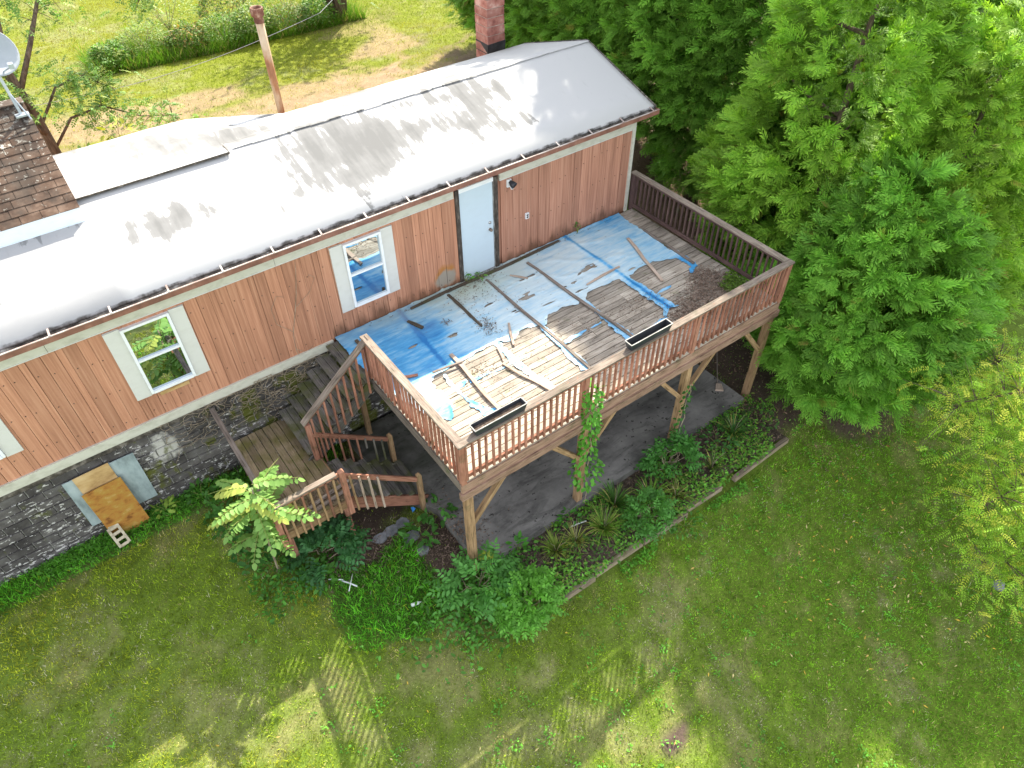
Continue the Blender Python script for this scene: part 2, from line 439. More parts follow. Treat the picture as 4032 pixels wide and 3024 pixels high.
M['tanply'] = mk_simple('tan_plywood', [(0.26, 0.15, 0.06), (0.44, 0.29, 0.13), (0.54, 0.39, 0.21)], 2.6, 0.7, stretch=(1, 1, 2))
M['osb'] = mk_simple('weathered_osb', [(0.16, 0.06, 0.012), (0.33, 0.15, 0.03), (0.34, 0.20, 0.04), (0.46, 0.29, 0.12)], 5.5, 0.75, stretch=(1, 1, 1.5), detail=8)
M['roomdark'] = mk_simple('dim_interior', [(0.02, 0.02, 0.02), (0.03, 0.03, 0.03)], 2, 0.9)

def mk_glass():
    t = NT('window_glass')
    gl = t.n('ShaderNodeBsdfGlossy'); gl.inputs['Roughness'].default_value = 0.015
    wv = t.noise(t.pos, 1.7, 2)
    t.l(t.bump(wv, 0.06, 0.05), gl.inputs['Normal'])
    gl.inputs['Color'].default_value = (0.55, 0.62, 0.66, 1)
    df = t.n('ShaderNodeBsdfDiffuse'); df.inputs['Color'].default_value = (0.012, 0.014, 0.014, 1)
    fr = t.n('ShaderNodeFresnel'); fr.inputs['IOR'].default_value = 2.1
    mx = t.n('ShaderNodeMixShader')
    t.l(t.math('ADD', fr.outputs[0], 0.02), mx.inputs[0]); t.l(df.outputs[0], mx.inputs[1]); t.l(gl.outputs[0], mx.inputs[2])
    t.l(mx.outputs[0], t.out.inputs[0])
    return t.m
M['glass'] = mk_glass()

def mk_block():
    t = NT('painted_block')
    p = t.pos
    n1 = t.noise(p, 2.0, 6, 0.7)
    n2 = t.noise(t.mapv(p, (3.0, 1, 7.0)), 2.6, 5, 0.65)
    col = t.ramp(n1, [(0.3, (0.035, 0.032, 0.032)), (0.5, (0.085, 0.079, 0.077)), (0.7, (0.15, 0.145, 0.14))])
    rr = t.math('MULTIPLY_ADD', t.rnd(), 0.5); rr.node.inputs[2].default_value = 0.75
    col = t.mix(1.0, col, rr, 'MULTIPLY')
    xz = t.sep(p)
    low = t.n('ShaderNodeMapRange'); low.inputs[1].default_value = -0.5; low.inputs[2].default_value = -2.2; low.inputs[3].default_value = -0.02; low.inputs[4].default_value = 0.035; t.l(xz[2], low.inputs[0])
    chips = t.math('ADD', t.math('ADD', t.math('MULTIPLY', n2, 0.7), t.math('MULTIPLY', t.noise(p, 1.1, 3), 0.3)), low.outputs[0])
    col = t.mix(t.ramp(chips, [(0.566, 0.0), (0.58, 0.95)]), col, (0.5, 0.49, 0.48))
    # whitewashed pier patch
    dx = t.math('DIVIDE', t.math('ADD', xz[0], 6.55), 0.4)
    dz = t.math('DIVIDE', t.math('ADD', xz[2], 0.75), 0.55)
    d = t.math('ADD', t.math('ADD', t.math('MULTIPLY', dx, dx), t.math('MULTIPLY', dz, dz)), t.math('MULTIPLY', t.noise(p, 4, 5), 1.6))
    col = t.mix(t.ramp(d, [(1.0, 0.9), (1.25, 0.0)]), col, (0.46, 0.45, 0.42))
    # moss near the stairs
    a = t.n('ShaderNodeMapRange'); a.inputs[1].default_value = -6.6; a.inputs[2].default_value = -4.6; t.l(xz[0], a.inputs[0])
    mk = t.math('ADD', t.noise(t.mapv(p, (1.2, 1, 0.7)), 1.6, 6, 0.62), t.math('MULTIPLY', a.outputs[0], 0.08))
    col = t.mix(t.ramp(mk, [(0.55, 0.0), (0.62, 0.9)]), col, (0.085, 0.095, 0.015))
    t.pbr(col, 0.92, 0, 0.1, t.bump(n2, 0.6, 0.02))
    return t.m
M['block'] = mk_block()

def mk_shingle():
    t = NT('brown_asphalt_shingle')
    p = t.pos
    n = t.noise(p, 5, 6, 0.65)
    col = t.ramp(n, [(0.3, (0.045, 0.028, 0.021)), (0.5, (0.092, 0.06, 0.044)), (0.7, (0.15, 0.105, 0.08))])
    rr = t.math('MULTIPLY_ADD', t.rnd(), 0.5); rr.node.inputs[2].default_value = 0.75
    col = t.mix(1.0, col, rr, 'MULTIPLY')
    z = t.sep(p)[2]
    up = t.n('ShaderNodeMapRange'); up.inputs[1].default_value = 3.1; up.inputs[2].default_value = 4.1; up.inputs[3].default_value = -0.05; up.inputs[4].default_value = 0.08; t.l(z, up.inputs[0])
    li = t.math('ADD', t.noise(p, 13, 4, 0.7), up.outputs[0])
    col = t.mix(t.ramp(li, [(0.62, 0.0), (0.66, 0.85)]), col, (0.42, 0.41, 0.37))
    stn = t.math('ADD', t.noise(p, 1.8, 4), up.outputs[0])
    col = t.mix(t.ramp(stn, [(0.5, 0.0), (0.65, 0.6)]), col, (0.05, 0.045, 0.04))
    t.pbr(col, 0.95, 0, 0.15, t.bump(t.noise(p, 60, 2), 0.5, 0.006))
    return t.m
M['shingle'] = mk_shingle()

def mk_slab():
    t = NT('concrete')
    p = t.pos
    n = t.noise(p, 1.4, 6, 0.65)
    s = t.noise(t.mapv(p, (0.7, 2.4, 1), rot=(0, 0, 0.05)), 1.6, 7, 0.7, 0.6)
    col = t.ramp(n, [(0.3, (0.10, 0.095, 0.09)), (0.55, (0.19, 0.18, 0.17)), (0.75, (0.27, 0.26, 0.24))])
    col = t.mix(t.ramp(s, [(0.48, 0.0), (0.66, 0.75)]), col, (0.055, 0.053, 0.05))
    col = t.mix(t.ramp(t.noise(p, 11, 4), [(0.64, 0.0), (0.68, 0.9)]), col, (0.03, 0.027, 0.025))
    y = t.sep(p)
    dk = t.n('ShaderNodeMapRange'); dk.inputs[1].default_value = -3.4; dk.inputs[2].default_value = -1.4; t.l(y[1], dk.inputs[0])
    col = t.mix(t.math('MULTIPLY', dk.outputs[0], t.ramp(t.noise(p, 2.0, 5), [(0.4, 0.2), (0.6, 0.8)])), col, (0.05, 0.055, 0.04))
    t.pbr(col, 0.9, 0, 0.2, t.bump(n, 0.3, 0.02))
    return t.m
M['slab'] = mk_slab()

def mk_tarp():
    t = NT('blue_tarp')
    c = t.attr('col')
    n = t.noise(t.mapv(t.pos, (0.6, 3.2, 1)), 3.2, 6, 0.65)
    n2 = t.noise(t.pos, 1.2, 4)
    s = t.n('ShaderNodeSeparateColor'); t.l(c, s.inputs[0])
    f = t.math('ADD', s.outputs[0], t.math('MULTIPLY', t.math('SUBTRACT', n, 0.5), 1.0))
    f = t.math('ADD', f, t.math('MULTIPLY', t.math('SUBTRACT', n2, 0.5), 0.5))
    col = t.ramp(f, [(0.05, (0.010, 0.155, 0.42)), (0.35, (0.06, 0.30, 0.58)), (0.62, (0.28, 0.49, 0.65)), (0.9, (0.50, 0.62, 0.68))])
    # green-grey dirt near the door
    col = t.mix(t.math('MULTIPLY', s.outputs[1], t.ramp(n2, [(0.3, 0.35), (0.6, 0.95)])), col, (0.36, 0.41, 0.33))
    sp = t.ramp(t.noise(t.mapv(t.pos, (0.8, 3.5, 1)), 7, 4), [(0.68, 0.0), (0.70, 0.8)])
    col = t.mix(t.math('MULTIPLY', sp, 0.8), col, (0.13, 0.115, 0.10))
    p = t.pbr(col, 0.42, 0, 0.4, t.bump(t.noise(t.mapv(t.pos, (1, 2.5, 1)), 7, 4), 0.35, 0.01))
    return t.m
M['tarp'] = mk_tarp()

def mk_leaf(name, tr=0.3, rough=0.55, spec=0.25):
    t = NT(name)
    c = t.attr('col')
    p = t.n('ShaderNodeBsdfPrincipled'); t.l(c, p.inputs['Base Color'])
    p.inputs['Roughness'].default_value = rough; p.inputs['Specular IOR Level'].default_value = spec
    tl = t.n('ShaderNodeBsdfTranslucent')
    t.l(t.mix(1.0, c, (1.25, 1.25, 0.6), 'MULTIPLY'), tl.inputs['Color'])
    mx = t.n('ShaderNodeMixShader'); mx.inputs[0].default_value = tr
    t.l(p.outputs[0], mx.inputs[1]); t.l(tl.outputs[0], mx.inputs[2]); t.l(mx.outputs[0], t.out.inputs[0])
    return t.m
M['leaf'] = mk_leaf('leaf_green', 0.35)
M['conifer'] = mk_leaf('conifer_foliage', 0.30, 0.6, 0.2)
M['grass'] = mk_leaf('grass_blades', 0.3, 0.65, 0.15)
M['litter'] = mk_leaf('dead_leaf', 0.1, 0.9, 0.1)

def mk_ground():
    t = NT('ground')
    c = t.attr('col')
    n = t.noise(t.pos, 3.0, 8, 0.7)
    n2 = t.noise(t.pos, 22, 4, 0.7)
    v = t.math('ADD', t.math('MULTIPLY', n, 0.7), t.math('MULTIPLY', n2, 0.6))
    k = t.ramp(v, [(0.35, 0.45), (0.65, 1.0), (0.9, 1.5)])
    t.pbr(t.mix(1.0, c, k, 'MULTIPLY'), 0.95, 0, 0.1, t.bump(v, 0.6, 0.05))
    return t.m
M['ground'] = mk_ground()

# ------------------------------------------------------------------ terrain
BED = (-2.2, 4.55, -5.70, -4.50)       # flower bed x0 x1 y0 y1
SLAB = (-2.75, 4.35, -4.50, -0.12)
def gz(x, y):
    x = np.asarray(x, float); y = np.asarray(y, float)
    left = sstep(-3.2, -6.0, x)
    near = sstep(-4.8, -0.8, y)
    sp = lambda q: np.log1p(np.exp(np.clip(q * 2, -30, 30))) / 2
    z = -2.85 + 0.75 * left * near - 0.30 * sp(-4.8 - y) + 0.20 * sp(-8.3 - y)
    z = z + (fbm(x, y, 0.35, 3) - 0.5) * 0.10 + (fbm(x, y, 1.3, 5, 2) - 0.5) * 0.04
    back = sstep(0.6, 4.8, y)
    z = z * (1 - back) + (-1.0 + (fbm(x, y, 0.25, 9) - 0.5) * 0.25) * back
    return z
def cover(x, y):
    """returns (dry 0..1, bare 0..1, lush 0..1) of the lawn"""
    x = np.asarray(x, float); y = np.asarray(y, float)
    wx = x + 0.5 * (fbm(x, y, 1.7, 23, 3) - 0.5) * 2; wy = y + 0.5 * (fbm(x, y, 1.7, 27, 3) - 0.5) * 2
    n = fbm(wx * 0.8, wy * 1.3, 1.3, 21, 5); n2 = fbm(wx, wy, 3.2, 33, 4)
    base = 0.50 - 0.18 * sstep(-2, 4, x) + 0.10 * sstep(-6.5, -4, x) * sstep(0, -3, x)
    dry = sstep(0.47, 0.70, n * 0.5 + n2 * 0.5 + (base - 0.45) * 0.5)
    lush = sstep(-0.9, -0.25, y) * (y < 0.3) * sstep(-3, -4, x)
    bx = (x + 4.1) / 1.3; by = (y + 3.65) / 1.05
    lush = np.maximum(lush, sstep(1.25, 0.8, np.sqrt(bx * bx + by * by) + (n2 - 0.5) * 0.5))
    bare = np.zeros_like(x)
    for cx, cy, rx, ry in ((-4.35, -2.75, 0.75, 0.4), (-3.0, -3.6, 0.5, 0.9), (-1.6, -8.6, 0.35, 0.25), (-3.6, -1.6, 0.9, 1.2)):
        d = np.sqrt(((x - cx) / rx) ** 2 + ((y - cy) / ry) ** 2) + (n2 - 0.5) * 0.9
        bare = np.maximum(bare, sstep(1.15, 0.75, d))
    # gravel yard behind the house
    bk = sstep(4.0, 5.0, y)
    road = bk * sstep(14.0, 12.3, y + (n - 0.5) * 3.5 + 0.02 * x)
    patch = bk * sstep(0.56, 0.66, fbm(x * 0.5, y, 0.5, 41, 4)) * sstep(20, 15, y)
    bare = np.maximum(bare, np.maximum(road, patch * 0.8))
    # litter under the conifers
    for cx, cy, rr in ((7.3, -5.0, 1.9), (8.4, -2.4, 2.6), (9.2, 4, 2.2), (9.2, 8, 2.2), (9.2, 1.5, 2.0), (5.3, -4.6, 1.1), (5.6, -2.5, 1.6)):
        d = np.hypot(x - cx, y - cy) / rr + (n2 - 0.5) * 0.5
        bare = np.maximum(bare, sstep(1.1, 0.8, d))
    lush = lush * (1 - bare)
    return dry, bare, lush
def axis(lo, hi, a, b, step):
    core = np.arange(a, b + 1e-6, step)
    def tail(start, end):
        r = []; s = step; p = start; sg = 1 if end > start else -1
        while abs(p - start) < abs(end - start):
            s *= 1.35; p = p + sg * s; r.append(p)
        return r
    return np.array(sorted(tail(a, lo)) + list(core) + tail(b, hi))
def make_ground():
    xs = axis(-160, 160, -13, 16, 0.16); ys = axis(-120, 190, -13, 24, 0.16)
    X, Y = np.meshgrid(xs, ys)
    Z = gz(X, Y)
    # hollow out under the house and keep below slab and bed
    ins = (X > -12) & (X < 4.5) & (Y > 0.1) & (Y < 4.5)
    Z = np.where(ins, np.minimum(Z, -2.3), Z)
    sl = (X > SLAB[0] - 0.1) & (X < SLAB[1] + 0.1) & (Y > BED[2] - 0.05) & (Y < 0.3)
    Z = np.where(sl, np.minimum(Z, -2.86), Z)
    dry, bare, lush = cover(X, Y)
    g = np.stack([0.10 + 0 * X, 0.15 + 0 * X, 0.02 + 0 * X], -1)
    d = np.array([0.165, 0.175, 0.06]); b = np.array([0.085, 0.062, 0.048]); tan = np.array([0.235, 0.165, 0.10]); lu = np.array([0.04, 0.08, 0.014])
    bk = (Y > 4.6)[..., None] * 1.0
    litter = (X > 7.5)[..., None] * 1.0
    gb = np.array([0.13, 0.15, 0.015])
    c = g * (1 - bk) + gb * bk
    c = c * (1 - dry[..., None]) + d * dry[..., None]
    c = c * (1 - lush[..., None]) + lu * lush[..., None]
    bb = b * (1 - bk) + tan * bk
    bb = bb * (1 - litter) + np.array([0.14, 0.10, 0.065]) * litter
    c = c * (1 - bare[..., None]) + bb * bare[..., None]
    nx, ny = len(xs), len(ys)
    idx = np.arange(nx * ny).reshape(ny, nx)
    Q = np.stack([idx[:-1, :-1], idx[:-1, 1:], idx[1:, 1:], idx[1:, :-1]], -1).reshape(-1, 4)
    o = np_mesh('ground', np.stack([X, Y, Z], -1).reshape(-1, 3), Q, c.reshape(-1, 3), M['ground'], None, (0, 0, 0), True)
    props(o, 'grassy yard with dry patches around the house', 'ground', kind='structure')
make_ground()

# patio slab and flower bed
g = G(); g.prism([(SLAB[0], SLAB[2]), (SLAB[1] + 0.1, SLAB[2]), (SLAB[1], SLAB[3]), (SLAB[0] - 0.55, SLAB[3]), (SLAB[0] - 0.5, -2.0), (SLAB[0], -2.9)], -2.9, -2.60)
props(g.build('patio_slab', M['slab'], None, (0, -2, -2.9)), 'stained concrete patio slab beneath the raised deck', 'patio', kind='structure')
def make_bed():
    xs = np.linspace(BED[0], BED[1], 90); ys = np.linspace(BED[2], BED[3] + 0.0, 22)
    X, Y = np.meshgrid(xs, ys)
    Z = -2.79 + (fbm(X, Y, 2.5, 51, 4) - 0.5) * 0.10
    edge = np.minimum(sstep(BED[0], BED[0] + 0.4, X), sstep(BED[1], BED[1] - 0.4, X))
    Z = Z - 0.12 * (1 - edge)
    idx = np.arange(X.size).reshape(X.shape)
    Q = np.stack([idx[:-1, :-1], idx[:-1, 1:], idx[1:, 1:], idx[1:, :-1]], -1).reshape(-1, 4)
    o = np_mesh('flower_bed', np.stack([X, Y, Z], -1).reshape(-1, 3), Q, None, M['soil'], None, (1, -5, -2.8), True)
    props(o, 'brown mulched flower bed in front of the patio', 'flower bed', kind='structure')
make_bed()

# ------------------------------------------------------------------ house
HX0, HX1 = -10.9, 4.60
EZ, EY = 2.425, -0.10          # front eave
RZ, RY = 3.13, 2.20           # ridge
BY, BZ = 4.55, 2.38           # back eave
RX0, RX1 = -11.2, 5.03
house = thing('house', (-3, 2.2, -2.3), 'long reddish-brown sided house with a worn white coated roof', 'house')
wall = G().box(((HX0 + HX1) / 2, 0.07, 1.0), (HX1 - HX0, 0.10, 2.62)).build('wall', M['siding'], house)
g = G(); g.box((HX1 - 0.06, 2.25, 0.0), (0.10, 4.3, 4.6)); g.build('end_wall', M['siding'], house)
g = G(); g.box(((HX0 + HX1) / 2, 4.42, 0.6), (HX1 - HX0 - 0.2, 0.10, 3.5)); g.build('back_wall', M['siding'], house)
# vertical siding boards, each proud of the wall with an open groove between
x = HX0
nail = G()
nb = 0
while x < HX1 - 0.05:
    wd = (0.205, 0.10, 0.205, 0.15, 0.205, 0.10, 0.205)[nb % 7] * random.uniform(0.96, 1.04)
    nb += 1
    x2 = min(x + wd, HX1 - 0.05)
    if not (x2 > -0.06 and x < 0.90):
        dp = random.uniform(0, 0.007); gp = 0.011 if nb % 7 == 0 else random.choice((0.004, 0.005, 0.007))
        b = G().box(((x + x2) / 2, 0.003 + dp / 2, 1.10), (x2 - x - gp, 0.03 - dp, 2.32))
        b.build('siding_board', M['siding'], wall)
        if wd > 0.12:
            for z in (0.25, 0.95, 1.62):
                zz = z + 0.12 * math.sin(x * 2.1)
                nail.box((x + 0.05, -0.016, zz), (0.014, 0.008, 0.014))
    x = x2
o = nail.build('nail_heads', M['dark'], house); o['kind'] = 'stuff'
# sill trim, dark band, head trim, corner
g = G(); g.box(((HX0 - 3.05) / 2, -0.022, -0.115), (-3.05 - HX0, 0.05, 0.19)); g.build('base_trim', M['trim'], house)
g = G(); g.box(((HX0 - 2.95) / 2, -0.012, -0.262), (-2.95 - HX0, 0.055, 0.10)); g.build('sill_plate', M['drip'], house)
for a, b in ((HX0, -0.12), (0.95, HX1)):
    n = max(1, round((b - a) / 3.4))
    for i in range(n):
        xa = a + (b - a) * i / n; xb = a + (b - a) * (i + 1) / n
        G().box(((xa + xb) / 2, -0.022, 2.115), (xb - xa - 0.006, 0.05, 0.19)).build('head_trim', M['trim'], house)
        G().box(((xa + xb) / 2, -0.048, 2.022), (xb - xa - 0.006, 0.012, 0.014)).build('trim_bead', M['shutter'], house)
G().box((HX1 - 0.035, -0.02, 1.07), (0.08, 0.05, 2.16)).build('corner_trim', M['trim'], house)
G().box((HX1 + 0.006, 0.05, 1.07), (0.02, 0.12, 2.16)).build('corner_trim', M['trim'], house)
# soffit
G().box(((RX0 + RX1) / 2, -0.045, 2.335), (RX1 - RX0 - 0.05, 0.15, 0.03)).build('soffit', M['trim'], house)

# roof sheet, gently uneven
def roof():
    xs = np.linspace(RX0, RX1, 130)
    prof = [(EY, EZ), (0.4, None), (0.95, None), (1.5, None), (2.0, None), (RY, RZ), (2.5, None), (3.2, None), (3.9, None), (BY, BZ)]
    ys = []; zs = []
    for y, z in prof:
        ys.append(y)
        zs.append(z if z is not None else (EZ + (RZ - EZ) * (y - EY) / (RY - EY) if y < RY else RZ + (BZ - RZ) * (y - RY) / (BY - RY)))
    ys = np.array(ys); zs = np.array(zs)
    X, Y = np.meshgrid(xs, ys); Z = np.repeat(zs[:, None], len(xs), 1)
    Z = Z + (fbm(X, Y, 0.8, 61, 3) - 0.5) * 0.02 * sstep(-0.1, 0.6, Y)
    top = np.stack([X, Y, Z], -1).reshape(-1, 3); bot = top - [0, 0, 0.06]
    n = len(top); ny, nx = X.shape; idx = np.arange(n).reshape(ny, nx)
    Q = np.stack([idx[:-1, :-1], idx[:-1, 1:], idx[1:, 1:], idx[1:, :-1]], -1).reshape(-1, 4)
    Qb = (Q + n)[:, ::-1]
    e = []
    for i in range(nx - 1):
        e.append([idx[0, i] + n, idx[0, i + 1] + n, idx[0, i + 1], idx[0, i]]); e.append([idx[-1, i], idx[-1, i + 1], idx[-1, i + 1] + n, idx[-1, i] + n])
    for j in range(ny - 1):
        e.append([idx[j, 0], idx[j + 1, 0], idx[j + 1, 0] + n, idx[j, 0] + n]); e.append([idx[j, -1] + n, idx[j + 1, -1] + n, idx[j + 1, -1], idx[j, -1]])
    return np_mesh('roof', np.concatenate([top, bot]), np.concatenate([Q, Qb, np.array(e)]), None, M['roof'], house)
roof_o = roof()
# ridge seam and end drip edges
g = G()
for i in range(22):
    xa = -3.3 + i * 0.378
    g.beam((xa, RY - 0.06 + random.uniform(-.01, .01), RZ + 0.0), (xa + 0.374, RY - 0.06 + random.uniform(-.01, .01), RZ + 0.002), 0.035, 0.008, jit=0.004)
g.build('ridge_seam', M['roof'], roof_o)
g = G(); g.beam((RX1 + 0.008, EY - 0.02, EZ - 0.02), (RX1 + 0.008, RY, RZ - 0.02), 0.03, 0.07); g.beam((RX1 + 0.008, RY, RZ - 0.02), (RX1 + 0.008, BY, BZ - 0.02), 0.03, 0.07)
g.build('drip_edge', M['drip'], roof_o)
# lapped roof-over at the left back
g = G()
OX0, OX1 = RX0, -3.42
prof = [(2.0, 3.150), (3.2, 3.05), (4.58, 2.80)]
xs = [OX0, -8, -6.5, -5, -4.2, OX1, -1.5]
for a in range(len(xs) - 1):
    for b in range(2):
        def Pt(x, k):
            y, z = prof[k]
            rz = lambda yy: RZ + (BZ - RZ) * (yy - RY) / (BY - RY) + 0.006
            if a == len(xs) - 2 and k == 0: y = 2.75; z = rz(y)
            elif x > OX1 + 0.01: z = rz(y)
            return (x, y, z + (0.01 * math.sin(x * 3 + k) if x < OX1 + .01 and not (a == len(xs) - 2 and k == 0) else 0.0))
        q = [Pt(xs[a], b), Pt(xs[a + 1], b), Pt(xs[a + 1], b + 1), Pt(xs[a], b + 1)]
        g.poly(q, [(0, 1, 2, 3)], [(0, 0)] * 4)
g.poly([(OX1, 2.0, 3.15), (OX1, 2.75, 3.09), (OX1, 2.75, 2.95), (OX1, 2.2, 3.12)], [(0, 1, 2, 3)], [(0, 0)] * 4)
g.build('roof_over', M['roof'], roof_o)
g = G()
g.beam((OX0, 2.005, 3.128), (OX1, 2.005, 3.128), 0.012, 0.03, jit=0.004)
g.beam((OX1 + 0.01, 2.0, 3.135), (OX1 + 0.02, 2.35, 3.115), 0.02, 0.03)
g.build('roof_over_edge', M['drip'], roof_o)

# gutter
gut = G()
gx0, gx1 = RX0, RX1 + 0.02
gut.box(((gx0 + gx1) / 2, -0.225, 2.340), (gx1 - gx0, 0.012, 0.10)); gut.box(((gx0 + gx1) / 2, -0.168, 2.294), (gx1 - gx0, 0.105, 0.010))
gut.box((gx1 + 0.004, -0.165, 2.342), (0.008, 0.13, 0.10))
gutter = gut.build('gutter', M['gutter'], house)
G().box(((gx0 + gx1) / 2, -0.228, 2.394), (gx1 - gx0, 0.026, 0.012)).build('gutter_rim', M['gutterrim'], gutter)
def muck():
    xs = np.linspace(gx0 + 0.01, gx1 - 0.01, 700); ys = np.linspace(-0.215, -0.105, 5)
    X, Y = np.meshgrid(xs, ys)
    Z = 2.318 + 0.06 * (fbm(X, Y * 3, 2.2, 71, 4)) + 0.03 * sstep(-0.17, -0.105, Y)
    idx = np.arange(X.size).reshape(X.shape)
    Q = np.stack([idx[:-1, :-1], idx[:-1, 1:], idx[1:, 1:], idx[1:, :-1]], -1).reshape(-1, 4)
    o = np_mesh('gutter_debris', np.stack([X, Y, Z], -1).reshape(-1, 3), Q, None, M['muck'], gutter)
    o['kind'] = 'stuff'
muck()
for i in range(19):
    xx = -10.6 + i * 0.86
    if xx < gx1: G().beam((xx, -0.236, 2.403), (xx + 0.01, -0.085, 2.435), 0.028, 0.008).build('gutter_strap', M['gutterrim'], gutter)

# windows
def window(x0, x1, zb, zt, label):
    g = G()
    fx0, fx1 = x0 + 0.245, x1 - 0.245
    for a, b, c, d in ((fx0, fx0 + 0.045, zb + 0.04, zt - 0.02), (fx1 - 0.045, fx1, zb + 0.04, zt - 0.02)):
        g.box(((a + b) / 2, -0.036, (c + d) / 2), (b - a, 0.08, d - c))
    g.box(((fx0 + fx1) / 2, -0.036, zt - 0.042), (fx1 - fx0 - 0.092, 0.08, 0.044)); g.box(((fx0 + fx1) / 2, -0.04, zb + 0.066), (fx1 - fx0 - 0.092, 0.09, 0.05))
    wn = g.build('window', M['vinyl'], house); wn['label'] = label
    zm = (zb + zt) / 2 + 0.02
    G().box(((fx0 + fx1) / 2, -0.042, zm), (fx1 - fx0 - 0.092, 0.05, 0.035)).build('meeting_rail', M['vinyl'], wn)
    G().box(((fx0 + fx1) / 2, -0.022, (zm + zt - 0.064 + 0.0175) / 2), (fx1 - fx0 - 0.092, 0.01, zt - 0.064 - zm - 0.0175)).build('pane', M['glass'], wn)
    G().box(((fx0 + fx1) / 2, -0.034, (zm + zb + 0.091 - 0.0175) / 2), (fx1 - fx0 - 0.092, 0.01, zm - zb - 0.091 - 0.0175)).build('pane', M['glass'], wn)
    for a, b in ((x0, fx0 - 0.003), (fx1 + 0.003, x1)):
        s = G().box(((a + b) / 2, -0.026, (zb + zt) / 2), (b - a, 0.028, zt - zb), jit=0.004)
        s.build('shutter', M['shutter'], wn)
window(-2.731, -1.481, 0.49, 1.955, 'white-framed window between flat white shutters, reflecting the deck')
window(-6.566, -5.316, 0.49, 1.955, 'white-framed window between flat white shutters, reflecting green leaves')
window(-9.58, -8.33, 0.49, 1.955, 'window at the photo edge with one white shutter in view')
G().box((-5.95, -0.02, 0.43), (0.5, 0.012, 0.075), jit=0.01).build('sill_patch', M['tanply'], house)
# door
dg = G().box((0.40, -0.004, 1.05), (0.775, 0.045, 2.02))
door = dg.build('door', M['door'], house); door['label'] = 'plain pale blue-white slab door'
g = G(); g.box((-0.045, -0.012, 1.07), (0.085, 0.07, 2.14)); g.build('jamb', M['dark'], door)
g = G(); g.box((0.855, -0.012, 1.07), (0.105, 0.07, 2.14)); g.build('jamb', M['dark'], door)
g = G(); g.box((0.80, -0.018, 1.05), (0.022, 0.05, 2.03)); g.build('stop', M['frame'], door)
g = G(); g.box((0.40, -0.014, 2.105), (0.80, 0.06, 0.085)); g.build('head_jamb', M['vinyl'], door)
g = G(); g.box((0.40, -0.035, 0.022), (0.80, 0.11, 0.035)); g.build('threshold', M['frame'], door)
k = G(); k.smooth = True; k.lathe((0.70, -0.026, 1.0), [(0.0, 0.075), (0.026, 0.07), (0.034, 0.05), (0.026, 0.03), (0.014, 0.02), (0.032, 0.012), (0.034, 0.0)], 14, (0, -1, 0)); k.build('knob', M['knob'], door)
k = G(); k.smooth = True; k.lathe((0.70, -0.026, 1.16), [(0.0, 0.026), (0.022, 0.025), (0.032, 0.012), (0.034, 0.0)], 14, (0, -1, 0)); k.build('deadbolt', M['metal'], door)

# foundation: blocks one by one where the wall shows, one joined mass behind the deck
found = G().box((-5.4, 0.055, -1.45), (11.0, 0.10, 2.3)).build('foundation', M['mortar'], house)
bme = bpy.data.meshes.new('concrete_block')
hw, hh = 0.386 / 2, 0.184 / 2
bv = []
for dx, dz, y in ((hw, hh, 0.03), (hw - 0.006, hh - 0.006, -0.028)):
    bv += [(-dx, y, -dz), (dx, y, -dz), (dx, y, dz), (-dx, y, dz)]
bme.from_pydata(bv, [], [(4, 5, 6, 7), (0, 1, 5, 4), (1, 2, 6, 5), (2, 3, 7, 6), (3, 0, 4, 7)])
bme.materials.append(M['block'])
for r in range(10):
    for c in range(20):
        xx = -10.5 + c * 0.40 + (0.2 if r % 2 else 0.0)
        o = bpy.data.objects.new('concrete_block', bme); COL.objects.link(o); o.parent = found; WL[o] = WL[house]
        o.location = V3((xx, random.uniform(-0.004, 0.004), -0.412 - r * 0.20)) - WL[house]
g = G()
for r in range(13):
    for c in range(19):
        xx = -2.5 + c * 0.40 + (0.2 if r % 2 else 0.0)
        g.box((xx, 0.0, -0.412 - r * 0.20), (0.388, 0.058, 0.188))
for r in range(10, 13):
    for c in range(9):
        g.box((-5.7 + c * 0.4 + (0.2 if r % 2 else 0.0) - 0.4, 0.0, -0.412 - r * 0.2), (0.388, 0.058, 0.188))
g.build('concrete_blocks', M['block'], found)['kind'] = 'stuff'
G().box((1.0, 0.055, -1.45), (7.2, 0.10, 2.9)).build('mortar_bed', M['mortar'], found)

# shingled gable over the left end
SY0, SZ0, SY1, SZ1, SXR = 1.63, 3.205, 3.50, 4.24, -6.0
gable = G()
gable.poly([(SXR - 0.03, SY0 + 0.02, SZ0 - 0.03), (SXR - 0.03, SY1, SZ1 - 0.03), (SXR - 0.03, 2 * SY1 - SY0, SZ0 - 0.03), (-11.2, SY0 + 0.02, SZ0 - 0.03), (-11.2, SY1, SZ1 - 0.03), (-11.2, 2 * SY1 - SY0, SZ0 - 0.03)],
           [(0, 1, 4, 3), (1, 2, 5, 4), (0, 2, 1), (3, 4, 5), (0, 3, 5, 2)], [(0, 0)] * 6)
gable_o = gable.build('gable_roof', M['tar'], house)
G().box(((SXR - 11.2) / 2, SY0 + 0.0, 3.07), (11.2 + SXR, 0.03, 0.25)).build('fascia', M['fascia'], gable_o)
G().box(((SXR - 11.2) / 2, SY0 - 0.02, 2.945), (11.2 + SXR, 0.03, 0.03)).build('flashing', M['fascia'], gable_o)
sl = V3((0, SY1 - SY0, SZ1 - SZ0)); SL = sl.length; sl.normalize(); sn = V3((0, -sl.z, sl.y))
ncr = 14
sme = {}
